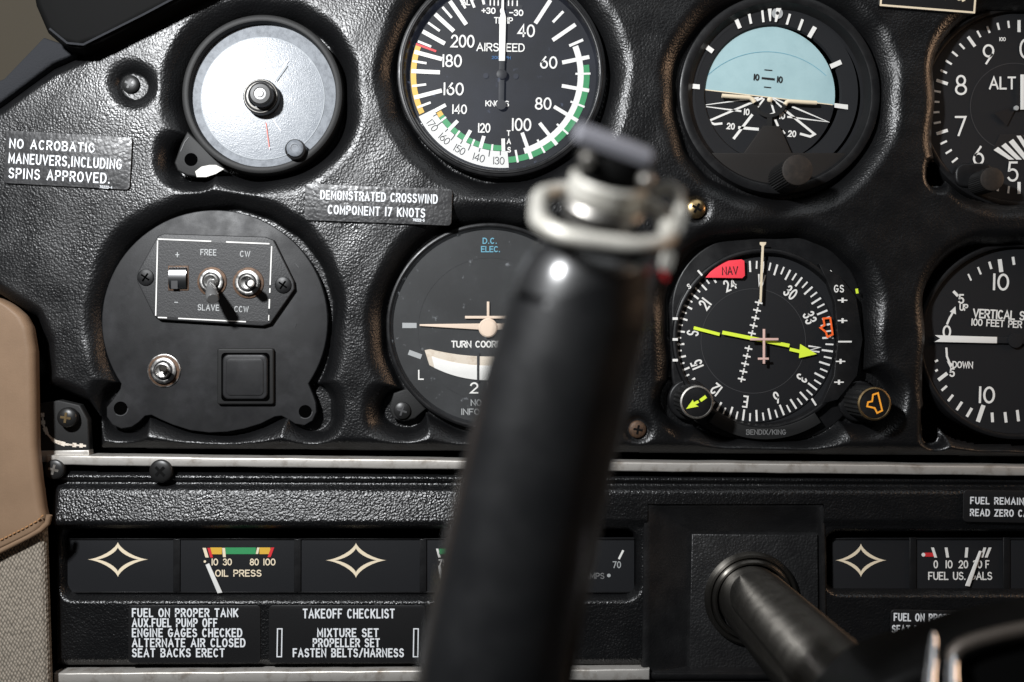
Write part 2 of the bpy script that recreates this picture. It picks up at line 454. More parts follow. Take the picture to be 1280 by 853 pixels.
def thing(name, x, y, d, label, cat, rot=0.0, group=None):
    """an Empty standing at depth d where the sight through (x, y) meets it; returns it and the local scale"""
    o = bpy.data.objects.new(name, None); o.empty_display_size = 0.01
    o.location = B(*W(x, y, d)); o.rotation_euler = (0, R(rot), 0)
    link(o); tag(o, label, cat, group)
    return o, (D - d) / D

# ------------------------------------------------------------------ the big surfaces
def sd_rrect(X, Y, cx, cy, hx, hy, r):
    qx = np.abs(X - cx) - (hx - r); qy = np.abs(Y - cy) - (hy - r)
    return np.hypot(np.maximum(qx, 0), np.maximum(qy, 0)) + np.minimum(np.maximum(qx, qy), 0) - r

def sd_poly(X, Y, pts):
    d = np.full(X.shape, 1e9); inside = np.zeros(X.shape, bool)
    n = len(pts)
    for i in range(n):
        ax, ay = pts[i]; bx, by = pts[(i + 1) % n]
        ex, ey = bx - ax, by - ay
        t = np.clip(((X - ax) * ex + (Y - ay) * ey) / (ex * ex + ey * ey), 0, 1)
        d = np.minimum(d, np.hypot(X - ax - t * ex, Y - ay - t * ey))
        c = ((ay > Y) != (by > Y))
        xi = ax + (Y - ay) * ex / (ey if abs(ey) > 1e-9 else 1e-9)
        inside ^= c & (X < xi)
    return np.where(inside, -d, d)

def height_sheet(name, X, Y, H, keep, mats, fmat=None):
    ny, nx = X.shape
    co_ = np.empty((ny * nx, 3)); co_[:, 0] = ((X - CX) * S).ravel(); co_[:, 1] = (-H * S).ravel(); co_[:, 2] = ((CY - Y) * S).ravel()
    idx = np.arange(ny * nx).reshape(ny, nx)
    q = np.stack([idx[:-1, :-1], idx[1:, :-1], idx[1:, 1:], idx[:-1, 1:]], -1).reshape(-1, 4)
    kk = (keep[:-1, :-1] & keep[1:, :-1] & keep[1:, 1:] & keep[:-1, 1:]).ravel()
    q = q[kk]
    used = np.zeros(ny * nx, bool); used[q.ravel()] = True
    remap = np.cumsum(used) - 1
    me = bpy.data.meshes.new(name)
    me.vertices.add(int(used.sum())); me.vertices.foreach_set('co', co_[used].ravel())
    me.loops.add(q.size); me.loops.foreach_set('vertex_index', remap[q.ravel()].astype(np.int32))
    me.polygons.add(len(q)); me.polygons.foreach_set('loop_start', np.arange(0, q.size, 4, dtype=np.int32))
    for m in mats: me.materials.append(MATS[m])
    me.update(calc_edges=True); me.validate()
    me.polygons.foreach_set('use_smooth', np.ones(len(me.polygons), bool))
    return me

def shoulder(s, w, depth):
    t = np.clip(s / w, 0, 1)
    return -depth * (0.45 * (1 - t) ** 1.9 + 0.55 * (1 - np.sqrt(np.clip(1 - (1 - t) ** 2, 0, 1))))

# recesses: cx, cy, half width, half height, corner radius, roll width, depth, how far inside the hole starts
REC = [
    (327, 119, 103, 102, 96, 28, 28, 22),     # clock
    (629, 91, 134, 134, 132, 30, 28, 16),      # airspeed
    (976, 117, 129, 129, 124, 28, 28, 14),    # attitude
    (1276, 130, 101, 124, 78, 22, 24, 1.5),   # altimeter
    (269, 402, 144, 142, 132, 25, 26, 30),     # switch plate
    (612, 409, 132, 133, 126, 28, 28, 22),     # turn coordinator
    (961, 424, 124, 128, 88, 25, 28, 16),     # heading
    (1270, 432, 108, 128, 72, 20, 24, 1.5),   # vertical speed
    (163, 105, 17, 17, 17, 20, 12, -99),       # screw dimples
    (870, 261, 13, 13, 13, 12, 6, -99),
    (797, 537, 14, 14, 14, 12, 7, -99),
    (236, 196, 26, 26, 24, 24, 34, 60),    # clock lug corner
    (150, 512, 26, 30, 24, 24, 32, 60), (386, 512, 24, 30, 22, 24, 32, 60), (502, 515, 26, 24, 22, 26, 34, 60),       # clock lug corner
    (1181, 214, 15, 17, 14, 14, 24, 3),       # altimeter lug notches
    (1172, 532, 12, 26, 11, 14, 24, 3),
    (866, 500, 36, 34, 32, 20, 32, 12),
    (1082, 500, 38, 34, 32, 20, 32, 12),
]
PANEL = [(-120, 205), (0, 124), (60, 80), (97, 64), (112, 30), (112, -150), (1420, -150), (1420, 575), (780, 569), (118, 563), (118, 524), (104, 505), (80, 494), (52, 484), (50, 430), (38, 398), (-120, 300)]
xs = np.arange(-118, 1420, 1.9); ys = np.arange(-130, 580, 1.9)
X, Y = np.meshgrid(xs, ys)
wob = 1.6 * np.sin(X * 0.043 + Y * 0.021) + 1.2 * np.sin(Y * 0.061 - X * 0.017 + 1.3) + 0.8 * np.sin(X * 0.11 + Y * 0.09)
H = np.zeros(X.shape); keep = np.ones(X.shape, bool)
for (cx, cy, hx, hy, r, wd, dep, inset) in REC:
    s = sd_rrect(X, Y, cx, cy, hx, hy, r) + wob * (0.8 if dep > 10 else 0.1)
    H = np.minimum(H, shoulder(s, wd, dep))
    if inset > -50: keep &= ~(s < -inset)
e = -sd_poly(X, Y, PANEL)
H = np.minimum(H, shoulder(e, 20, 26) * 1.0)
H += 0.7 * np.sin(X * 0.012 + 1) * np.sin(Y * 0.017) + 0.25 * wob
keep &= e > 0
me = height_sheet('instrument_panel', X, Y, H, keep, ['leather'])
tag(link(bpy.data.objects.new('instrument_panel', me)), 'upper instrument panel padded in pebbled black leather around the round dials', 'instrument panel')

# dark firewall behind, and the side of the cabin
mb = MB(); mb.rect(-1000, -800, 1000, 800, -140, 'void')
o = mb.build('firewall_wall'); o.location = B(CX, CY, 0)
tag(o, 'black space behind the instrument panel', 'wall', kind='structure')
mb = MB(); mb.poly([(-300, -320), (70, -320), (70, 100), (-40, 190), (-300, 380)], 0, 'cabin_wall')
o = mb.build('cabin_wall'); o.location = B(0, 0, -70)
tag(o, 'dull brown cabin side beyond the upper corner of the panel', 'wall', kind='structure')

# glareshield: padded black lip over the upper left corner
def screen_poly(pts, d): return [W(x, y, d)[:2] for x, y in pts]
mb = MB(); pts = [(x - 130, y) for x, y in screen_poly([(32, -60), (44, 8), (58, 40), (76, 56), (98, 62), (128, 52), (180, 24), (236, -4), (330, -50), (330, -120), (32, -120)], 30)]
mb.prism(pts, -24, 34, 'black_dark', 10)
g, k = thing('glareshield', 130 , 0, 0, 'matt black padded glareshield overhang in the upper left corner', 'glareshield')
mb.build('glareshield_pad', g)
mb = MB(); mb.stroke([(x - 130, y) for x, y in screen_poly([(62, 36), (84, 54), (104, 56), (180, 18), (240, -14)], 34)], 2.5, 34.4, 'felt'); mb.build('edge_seam', g)
mb = MB(); mb.prism([(x - 50, y - 70) for x, y in [(50, 44), (68, 50), (98, 62), (62, 77), (0, 123), (-40, 150), (-60, 120), (0, 96)]], -40, -8, 'felt', 4)
o = mb.build('window_post_trim'); o.location = B(50, 70, 0)
tag(o, 'dark grey felt covered post strip between brown cabin side and leather panel', 'post trim')

# ------------------------------------------------------------------ lower panel
LP = [(62, 590), (1420, 600), (1420, 838), (62, 838)]
SL1 = (436, 707, 360, 40, 14); SL2 = (1260, 705, 222, 35, 14)
xs = np.arange(40, 1420, 1.9); ys = np.arange(584, 842, 1.6)
X, Y = np.meshgrid(xs, ys)
e = -sd_poly(X, Y, LP)
H = -6 + shoulder(e, 14, 16)
# top band stands a step proud of the gauge strip
BULGE = np.clip((Y - 608) / 46, 0, 1) * np.clip((664 - Y) / 9, 0, 1) * np.clip((760 - X) / 90, 0, 1) * 12
H += 5 * np.clip((660 - Y) / 10, 0, 1) + BULGE
H -= 10 * np.exp(-((Y - (604 + X * 0.004)) / 5.0) ** 2)
keep = e > 0
for (cx, cy, hx, hy, r) in (SL1, SL2):
    s = sd_rrect(X, Y, cx, cy, hx, hy, r)
    H = np.minimum(H, -6 + shoulder(s, 9, 24) + 5 * np.clip((660 - Y) / 10, 0, 1) + BULGE); keep &= ~(s < -1.5)
keep &= ~((X > 811) & (X < 1028) & (Y > 632))
me = height_sheet('lower_panel', X, Y, H, keep, ['leather_fine'])
tag(link(bpy.data.objects.new('lower_panel', me)), 'lower panel of coarse grained black vinyl holding the strip of small gauges', 'instrument panel')

def strip(name, x0, y0, x1, y1, h, label, d1=2, d0=-30):
    mb = MB(); n = 40
    L = math.hypot(x1 - x0, y1 - y0)
    pts = [(L * i / n - L / 2, -h / 2 + random.uniform(-.35, .35)) for i in range(n + 1)] + [(L / 2 - L * i / n, h / 2 + random.uniform(-.35, .35)) for i in range(n + 1)]
    mb.prism(pts, d0, d1, 'trim_metal', 2.0)
    o = mb.build(name); o.location = B((x0 + x1) / 2, (y0 + y1) / 2, 0); o.rotation_euler = (0, math.atan2(y1 - y0, x1 - x0), 0)
    return tag(o, label, 'trim strip')
strip('trim_strip', 58, 575.5, 1420, 591, 12, 'worn silver metal strip running between the upper and lower panels', 0)
strip('trim_strip', 68, 848, 812, 843, 14, 'worn silver metal strip along the bottom edge below the checklist', 2)
# dark sill under everything at the bottom
mb = MB(); mb.box(-700, -18, 800, 60, -60, -12, 'bay_plastic', 3)
o = mb.build('panel_ledge'); o.location = B(640, 862, 0)
tag(o, 'black ledge below the lower panel at the very bottom', 'ledge')

# ------------------------------------------------------------------ screws
def screw(x, y, d, r, m, label, cross='black_dark', dome=0.35, rot=20, recess=None, washer=None):
    t, k = thing('screw', x, y, d, label, 'screw', rot, 'panel screws')
    mb = MB(k)
    pr = [(r, -6), (r, 0)] + [(r * math.cos(R(a)), r * dome * math.sin(R(a))) for a in (15, 32, 50, 68, 82)] + [(0, r * dome)]
    mb.lathe(0, 0, pr, m, 32)
    mb.build('screw_head', t)
    mb = MB(k)
    for a in (0, 90):
        c, s_ = math.cos(R(a)), math.sin(R(a)); l, wd = r * .52, r * .24
        z = r * dome + .12 + (0.1 if a else 0)
        mb.poly([(c * l - s_ * wd / 2, s_ * l + c * wd / 2), (c * l + s_ * wd / 2, s_ * l - c * wd / 2), (-c * l + s_ * wd / 2, -s_ * l - c * wd / 2), (-c * l - s_ * wd / 2, -s_ * l + c * wd / 2)], z, cross)
    mb.build('cross_slot', t)
    if washer:
        mb = MB(k); mb.lathe(0, 0, [(washer, -7), (washer, -4), (washer * .85, -3.4), (r * .9, -3.4)], 'black_dark', 32); mb.build('washer', t)
    return t
screw(163, 105.5, -10, 11.5, 'screw_black', 'black recessed screw in a leather dimple above the no acrobatic placard', dome=.3, rot=25, cross='line_grey', washer=18)
screw(870, 261, -1, 12.5, 'brass', 'shiny brass cross head screw between the attitude and heading dials', dome=.45, rot=30)
screw(797, 537, -4, 11, 'rust', 'rusty brown screw right of the black grip, above the silver strip', dome=.3, rot=10)
screw(84, 522, 2, 12.5, 'screw_black', 'dark screw with brass slot in the chipped corner bracket', cross='brass', dome=.4, rot=8)
screw(68, 587, 2, 12.5, 'screw_black', 'black domed screw under the silver strip beside the tan side panel', cross='steel_dull', dome=.24, rot=15)
screw(201, 589, 2, 14.5, 'screw_black', 'large black domed screw under the silver strip above the first star', dome=.24, rot=45)

# corner bracket with paint chipped edge
t, k = thing('corner_bracket', 84, 528, -14, 'black corner bracket with a chipped white curved edge beside tan side panel', 'bracket')
mb = MB(k); mb.prism([(-32, -24), (-8, -28), (18, -22), (28, -4), (30, 34), (-34, 36)], -6, 6, 'bezel_matte', 2); mb.build('bracket_plate', t)
mb = MB(k); mb.prism([(-34, 35), (30, 34), (31, 46), (-34, 50)], -6, 7, 'trim_metal', 1.5); mb.build('bare_edge', t)
mb = MB(k)
pts = [(-28, -12), (-27, 2), (-22, 14), (-13, 23), (0, 27), (14, 28), (26, 29)]
for i in range(len(pts) - 1):
    a, b = pts[i], pts[i + 1]
    for j in range(3):
        p = (a[0] + (b[0] - a[0]) * j / 3, a[1] + (b[1] - a[1]) * j / 3); q = (a[0] + (b[0] - a[0]) * (j + 1.05) / 3, a[1] + (b[1] - a[1]) * (j + 1.05) / 3)
        mb.stroke([p, q], random.uniform(2.0, 5.5), 6.3 + .05 * ((i * 3 + j) % 4), 'chip_white')
mb.build('chipped_edge', t)

# ------------------------------------------------------------------ side panel, tan leather over tweed
def padded(pts_edge, name, mname, parent, d_front, roll, xleft=-160):
    """a padded sheet whose right edge follows pts_edge (y, x) and rolls back"""
    vs = []; rows = []
    cols = [(-1, 0)] + [(t, 0) for t in np.linspace(0, 1, 14)]
    ysr = np.linspace(pts_edge[0][0], pts_edge[-1][0], 90)
    ex = np.interp(ysr, [p[0] for p in pts_edge], [p[1] for p in pts_edge])
    mb = MB(); n = 16
    for y, x in zip(ysr, ex):
        row = []
        for i in range(n):
            t = i / (n - 1)
            if i == 0: px, d = xleft, d_front
            else:
                a = (i - 1) / (n - 2) * math.pi / 2
                px = x - roll + roll * math.sin(a); d = d_front - roll * 1.3 * (1 - math.cos(a))
            row.append(len(vs)); vs.append((px, y, d))
        row.append(len(vs)); vs.append((x - 1, y, d_front - roll * 1.3 - 60)); rows.append(row)
    fs = [[rows[j][i], rows[j + 1][i], rows[j + 1][i + 1], rows[j][i + 1]] for j in range(len(rows) - 1) for i in range(n)]
    mb.add([W(*v) for v in vs], fs, mname)
    mb.v = [(a - 0 * S, b, c) for a, b, c in mb.v]
    o = mb.build(name, parent, 60)
    return o
sp = bpy.data.objects.new('side_panel', None); link(sp); sp.location = B(0, 0, 0)
sp.location = Vector(((0 - CX) * S, 0, CY * S))
tag(sp, 'tan leather side panel with woven beige fabric below its stitched seam', 'side panel')
edge = [(366, -30), (372, 0), (376, 10), (383, 22), (395, 36), (410, 44), (440, 49), (500, 50), (560, 51), (600, 55), (635, 60), (648, 63), (656, 62), (664, 56), (674, 36), (690, 2), (710, -40)]
padded(edge, 'leather_cover', 'tan_leather', sp, 40, 18)
padded([(610, 57), (660, 60), (760, 63), (853, 66), (960, 68)], 'fabric_cover', 'tweed', sp, 26, 12)
def side_curve(off, d):
    pts = [(x, y) for x, y in ((-40, 712), (0, 690), (36, 672), (52, 663), (60, 655), (62, 645))]
    return [W(x - off * .4, y - off, d) for x, y in pts]
mb = MB(); mb.tube(side_curve(1, 36), 3.6, 'tan_leather', 10); mb.build('piping', sp)
mb = MB()
c = side_curve(12, 41)
for i in range(len(c) - 2):
    a, b = Vector(c[i]), Vector(c[i + 1]); nn = max(1, int((b - a).length / 5))
    for j in range(nn):
        p = a + (b - a) * (j + .1) / nn; q = a + (b - a) * (j + .75) / nn
        mb.tube([p, (p + q) / 2 + Vector((0, 0, .5)), q], .9, 'tan_stitch', 6)
mb.build('stitching', sp)

# ------------------------------------------------------------------ helpers for round instruments
def ring(mb, r_out, r_in, d_back, d_front, m='bezel', r_face=None, d_face=None):
    """a bezel: outer wall, rounded front, inner wall down to the dial"""
    wd = r_out - r_in
    mb.lathe(0, 0, [(r_out, d_back), (r_out, d_front - 3), (r_out - .9, d_front - .9), (r_out - 3, d_front), (r_in + 2.2, d_front), (r_in + .6, d_front - .6), (r_in, d_front - 2.2), (r_face or r_in, d_face if d_face is not None else d_back)], m, 96)

def knob(parent, x, y, d0, d1, r, name, k, m='knob', top='knob_top', kn=0.05, n=72, flare=1.0):
    mb = MB(k)
    mb.lathe(x, y, [(r * .6, d0 - 4), (r * flare, d0), (r * flare, d0 + (d1 - d0) * .3), (r, d0 + (d1 - d0) * .34), (r, d1 - 1.5)], m, n, knurl=kn)
    mb.lathe(x, y, [(r * .985, d1 - 1.6), (r * .97, d1 - .5), (r * .90, d1), (r * .2, d1 + .25), (0, d1 + .25)], top, n)
    return mb.build(name, parent)

# ------------------------------------------------------------------ clock
t, k = thing('panel_clock', 329, 119, -8, 'round clock with pale face, coloured as glass hazed by flash, and two knobs', 'clock')
t.rotation_euler = (R(-1.4), 0, R(0.8))
mb = MB(k); ring(mb, 100, 91, -40, 6, 'bezel_matte', 90, -4)
mb.build('bezel', t)
mb = MB(k)
mb.prism([(-112, 84), (-104, 60), (-96, 44), (-60, 80), (-44, 96), (-58, 100), (-76, 103), (-96, 100), (-108, 94)], -16, -6, 'bezel_matte', 2); o = mb.build('mounting_lug', t)
mb = MB(k); mb.disc(-91, 80, 8.2, -5.6, 'void'); mb.stroke([(-104, 70), (-99, 58), (-94, 52)], 1.0, -5.4, 'line_dark'); mb.build('screw_hole', o)
mb = MB(k)
mb.disc(0, 0, 91, -4.5, 'pale_rim', 96)
mb.disc(-1.5, 3, 76.5, -4.0, 'flash_haze_dial', 96)
mb.band(-1.5, 3, 76.5, 77.6, 0, 360, -3.9, 'silver_line', 96)
for i in range(22):
    a = 52 + i * 4.2
    mb.tick(-1.5, 3, a, 61 if i % 5 else 58, 69, 0.8, -3.7, 'silver_line')
for a in (70, 92, 114): mb.band(52 * math.sin(R(a)), -52 * math.cos(R(a)) + 3, 2.5, 3.4, 0, 360, -3.7, 'silver_line', 14)
mb.build('dial', t)
mb = MB(k); mb.poly([(12, -18), (13.4, -16.8), (31.4, -44.5), (30, -45.2), (28, -43)], -2.8, 'hand_grey'); mb.poly([(14, -20), (16.5, -18), (30, -38), (28, -39.5)], -2.7, 'silver_line'); mb.build('hour_hand', t)
mb = MB(k); mb.stroke([(3, 34), (7.5, 67)], 1.1, -2.6, 'hand_red'); mb.poly([(7, 65), (8.6, 65), (8, 69)], -2.5, 'hand_grey'); mb.build('second_hand', t)
mb = MB(k); mb.stroke([(12, 30), (22, 45)], 0.8, -2.6, 'hand_grey'); mb.build('alarm_hand', t)
mb = MB(k)
kx, ky = loc(329, 119, -8, 326, 121, 8)
mb.lathe(kx, ky, [(22, -3), (22.5, 6), (21.5, 9), (19, 10.5), (15, 10.8)], 'knob', 48)
mb.lathe(kx, ky, [(20.6, 9.8), (15.6, 11.0)], 'steel_dull', 48)
kx, ky = loc(329, 119, -8, 324.6, 117.6, 24)
mb.lathe(kx, ky, [(15, 10), (15, 20), (14, 22.5), (12, 23.5)], 'knob', 40)
mb.lathe(kx, ky, [(12.2, 23.4), (8, 24.2), (7, 22.8), (4.6, 22.9), (3.8, 24), (0, 24.2)], 'lever_grey', 40)
mb.build('center_knob', t)
mb = MB(k)
kx, ky = loc(329, 119, -8, 368.6, 186, 14)
mb.lathe(kx, ky + 1, [(12.5, -3), (13, 10), (12.4, 13), (10.5, 14)], 'knob', 40)
mb.lathe(kx, ky, [(10.4, 14.0), (9, 15.2), (5, 15.4), (4.4, 14.7), (0, 14.8)], 'pale_rim', 40)
mb.build('setting_knob', t)
mb = MB(k); mb.poly([(-84, 96), (-76, 90), (-66, 88), (-58, 88), (-48, 93), (-58, 99), (-70, 103), (-82, 103)], -4.6, 'paper')
o = mb.build('paper_scrap'); o.location = t.location + Vector((0, -8 * S, 0)); tag(o, 'scrap of white paper tucked under the lower edge of the clock', 'paper scrap')

# ------------------------------------------------------------------ airspeed indicator
t, k = thing('airspeed_indicator', 627, 91, -14, 'airspeed dial with white numbers and green, yellow and white speed arcs', 'gauge', 1.0)
mb = MB(k); ring(mb, 131, 122, -40, 2, 'bezel', 119, -14); mb.lathe(0, 0, [(127, 2.1), (126, 2.9), (124.5, 2.9), (123.5, 2.1)], 'bezel', 96); mb.build('bezel', t)
mb = MB(k); mb.disc(0, 0, 121, -13, 'dial', 96)
for a in (32, 54.5, 77.2): mb.tick(0, 0, a, 78, 113, 5.0, -12.2, 'white')
for a in (99, 120, 140.6, 159.4): mb.tick(0, 0, a, 77, 112, 4.6, -12.1, 'white')
for a in (43, 65.5): mb.tick(0, 0, a, 93, 112, 3.4, -12.2, 'white')
for a in (88, 110, 130.5, 150): mb.tick(0, 0, a, 93, 112, 2.6, -12.0, 'white')
mb.tick(0, 0, 168.5, 96, 112, 2.6, -12.0, 'white')
for a in (254.6, 271.6, 284, 298, 311.5, 324): mb.tick(0, 0, a, 82 if 290 < a < 320 else 78, 114, 5.2, -12.0, 'white')
for a in (248, 262, 278, 291, 304.5, 318, 330.5): mb.tick(0, 0, a, 96, 114, 2.9, -12.0, 'white')
for a in (337, 345): mb.tick(0, 0, a, 92, 114, 3.2, -12, 'white')
for a in (177.7, 195.3, 208.5, 223, 241): mb.tick(0, 0, a, 80, 96, 4.6, -12.0, 'white')
for a in (186.5, 202, 216, 232): mb.tick(0, 0, a, 88, 96, 2.4, -12.0, 'white')
mb.band(0, 0, 96, 117, 174.6, 242.5, -12.3, 'white_band')
for i, a in enumerate((180, 188, 195.5, 203, 210, 217, 224, 231, 238)): mb.tick(0, 0, a, 95, 104 if i % 2 else 101, 1.2, -12.1, 'ink')
for s_, a in (('130', 181), ('140', 194.5), ('150', 208.5), ('160', 221), ('170', 233)):
    mb.text(s_, 108 * math.sin(R(a)), -108 * math.cos(R(a)), 9.5, .95, -12.0, 'ink', 1.0, .16, rot=a - 180)
mb.band(0, 0, 96, 103.5, 67.5, 162.5, -12.3, 'white')
mb.band(0, 0, 103.5, 111, 82, 174.4, -12.4, 'green')
mb.band(0, 0, 88.5, 95.5, 177, 235, -12.4, 'green')
mb.band(0, 0, 88.5, 95.5, 235, 239, -12.4, 'yellow')
mb.band(0, 0, 108, 115, 243.5, 289, -12.45, 'yellow')
mb.tick(0, 0, 289, 88, 115, 2.8, -12.1, 'red')
def T(s_, x, y, h, sw=1.9, **kw): mb.text(s_, x - 627, y - 91, h, sw, -11.9, kw.pop('m', 'white'), **kw)
T('200', 577, 49, 16, 2.1, width=30); T('AIRSPEED', 625, 56, 10.5, 1.5, width=61)
T('180', 564, 74, 16, 2.1, width=25); T('160', 566.5, 109.5, 16, 2.1, width=26)
T('40', 657, 34.5, 16, 2.1, width=22); T('60', 686, 74, 15.5, 2.1, width=22); T('80', 680, 126, 15.5, 2.1, width=21); T('100', 653, 153, 16, 2.1, width=25)
T('140', 574.5, 135, 12, 1.7, width=19); T('120', 606, 158, 12, 1.7, width=16)
T('KNOTS', 622, 127, 7.5, 1.3, width=30)
T('T', 637, 164, 7, 1.3); T('A', 637.5, 174.5, 7, 1.3); T('S', 638, 185, 7, 1.3)
T('TEMP', 628, 22, 8, 1.3, width=24); T('+30', 609, 10, 8, 1.5, width=18); T('0', 626, 10, 7.5, 1.4); T('-30', 644, 12, 8, 1.5, width=18)
T('ALT', 583, -.5, 8, 1.4, width=17); T('200 MPH', 626, 69, 4, .7, m='deep_blue', width=24)
for x in (611, 616, 621, 634, 639, 645): T('I', x, 0, 7, 1.6)
mb.band(0, 0, 84, 92, 342, 376, -12.3, 'dial_grey')
mb.disc(-20, 1, 3.4, -12.1, 'dial_blue'); mb.disc(18, 1, 3.4, -12.1, 'dial_blue')
mb.build('dial', t)
mb = MB(k); mb.prism([(-3.8, -17), (3.8, -17), (4.2, -72), (1.5, -82), (1.0, -112), (-1.6, -112), (-1.8, -82), (-4.0, -68)], -9.5, -8.3, 'white', .3); mb.build('needle', t)
mb = MB(k); mb.box(-3.6, -17, 3.6, 38, -9.6, -8.6, 'dial_grey', .3); mb.lathe(0, 0, [(6.5, -9), (6.5, -7), (5, -6.4), (0, -6.4)], 'dial_grey', 24); mb.lathe(0, 38, [(6.4, -9.6), (6.4, -8), (0, -7.9)], 'dial_grey', 24); mb.build('counterweight', t)
mb = MB(k); mb.disc(0, 0, 122, -2, 'glass_airspeed', 96); mb.build('cover_glass', t)

# ------------------------------------------------------------------ attitude indicator
t, k = thing('attitude_indicator', 975, 117, -12, 'attitude dial with a pale blue sky disc over black ground', 'gauge', 0)
mb = MB(k); ring(mb, 126, 114, -40, 0, 'bezel', 108, -10); mb.build('bezel', t)
mb = MB(k)
mb.lathe(0, 0, [(118, -10.3), (104, -10.4)], 'dial', 96); mb.lathe(-6, -3, [(107, -10), (92, -11.2), (87, -11.6), (85, -14.6)], 'dial', 96)
def p(x, y): return (x - 975, y - 117)
for a, b, w_ in (((920, 16), (927, 32.6), 5), ((938, 12), (941, 27), 3.2), ((955, 9.5), (956.6, 25), 2.8), ((990, 14.6), (986, 28), 3), ((1006, 21.5), (1001, 35), 3.4), ((1021.6, 31), (1014, 44), 5.5), ((879, 52), (893, 62), 6), ((1041, 81), (1054.5, 75), 6)):
    mb.stroke([p(*a), p(*b)], w_, -9.2, 'white')
mb.poly([p(861, 102), p(876.5, 103.5), p(876.5, 109.5), p(861, 108)], -9.2, 'white'); mb.poly([p(1046, 127), p(1063, 129), p(1063, 135), p(1046, 132.5)], -9.2, 'white')
mb.build('bank_scale', t)
# the drum: sky above, ground below
mb = MB(k)
cx, cy, r = -13, -2, 86.5
a0, a1 = p(876, 107.8), p(1045.5, 127.7)
def drum(sign, m, d):
    ang0 = math.degrees(math.atan2(a0[0] - cx, -(a0[1] - cy))); ang1 = math.degrees(math.atan2(a1[0] - cx, -(a1[1] - cy)))
    if sign > 0: rng = np.linspace(ang0, ang1, 50)
    else: rng = np.linspace(ang1, ang0 + 360, 50)
    mb.poly([(cx + r * math.sin(R(q)), cy - r * math.cos(R(q))) for q in rng], d, m)
drum(1, 'sky_blue', -15.0); drum(-1, 'dial', -15.0)
mb.stroke([a0, a1], 1.2, -14.6, 'cream')
org = p(961.6, 118)
for pts, w_ in (([(952, 119), (877, 129), (930, 136)], 2.4), ([(957, 119), (888, 148.6), (896, 152.4), (906, 151.4)], 2.8), ([(959, 120), (949, 133)], 2.2), ([(944, 140), (920, 171)], 3.4), ([(926, 156.6), (952, 158.8)], 3.6), ([(966, 120), (971.7, 138.4), (966, 140.2)], 2.4), ([(972.5, 146), (976.4, 155)], 2.8), ([(982, 160.5), (985, 164.5)], 2.6), ([(968, 119), (981, 131)], 2), ([(985, 134.5), (1022.5, 165), (1017, 168), (1004, 164.4)], 3.0), ([(970, 119), (985, 126)], 1.6), ([(994, 130), (1039.7, 149.4), (988, 143)], 2.4), ([(955, 138), (960, 139.4)], 2)):
    mb.stroke([p(*q) for q in pts], w_, -14.4, 'white')
for s_, x, y, m in (('10', 936.6, 137, 'white'), ('10', 981.5, 142, 'white'), ('20', 916.5, 155, 'white'), ('20', 994, 164.5, 'white'), ('10', 948.8, 93, 'ink'), ('10', 978.3, 96, 'ink')):
    mb.text(s_, x - 975, y - 117, 8.2, 1.5, -14.0, m, .9, .24, rot=5)
mb.stroke([p(955.5, 94), p(972, 95.7)], 2.6, -14.3, 'ink'); mb.stroke([p(958.5, 105.3), p(967.5, 106.2)], 1.3, -14.3, 'ink'); mb.stroke([p(959, 83.6), p(969, 84.4)], 1.3, -14.3, 'ink')
mb.band(-13, 52, 108, 108.6, -44, 44, -14.6, 'cyan')
mb.build('horizon_drum', t)
mb = MB(k)
mb.tube([(*p(904, 118), -8), (*p(922, 119.3), -8), (*p(938, 120.3), -8), (*p(942, 122), -8), (*p(945, 126.5), -8)], 2.7, 'cream', 10)
mb.tube([(*p(1023, 127), -8), (*p(1004, 126), -8), (*p(989, 125), -8), (*p(985.5, 126), -8), (*p(983.3, 129.5), -8)], 2.7, 'cream', 10)
mb.lathe(*p(964.4, 122.8), [(3.4, -9), (3.2, -7), (2, -6), (0, -5.7)], 'cream', 20)
mb.build('miniature_aircraft', t)
mb = MB(k); mb.band(*p(964.4, 123), 17.5, 22, 110, 250, -9, 'bezel_matte'); mb.rect(*p(961, 141), *p(967.5, 158), -9.2, 'bezel_matte')
mb.prism([p(956, 155), p(977, 156), p(994, 194), p(930, 192)], -14, -8, 'mask_grey', 1.5)
mb.build('support_mask', t)
mb = MB(k)
ch = [(math.sin(R(q)) * 119, -math.cos(R(q)) * 119) for q in np.linspace(128, 232, 40)]
mb.prism(ch, -12, -5, 'mask_grey', 1.2); mb.build('lower_cover', t)
mb = MB(k); mb.poly([p(959.5, -8), p(967.5, -8), p(965.8, 24), p(964, 24)], -8.4, 'white'); mb.poly([p(974, -8), p(984, -8), p(973, 25), p(970.5, 25)], -8.2, 'white'); mb.disc(*p(974, 14), 7, -8.8, 'grey_mark', 24); mb.disc(*p(974, 14), 2.2, -8.0, 'ink', 14); mb.build('bank_pointer', t)
knob(t, *loc(975, 117, -12, 997, 212.6, 62), -6, 62, 18.5, 'caging_knob', k, kn=.06)

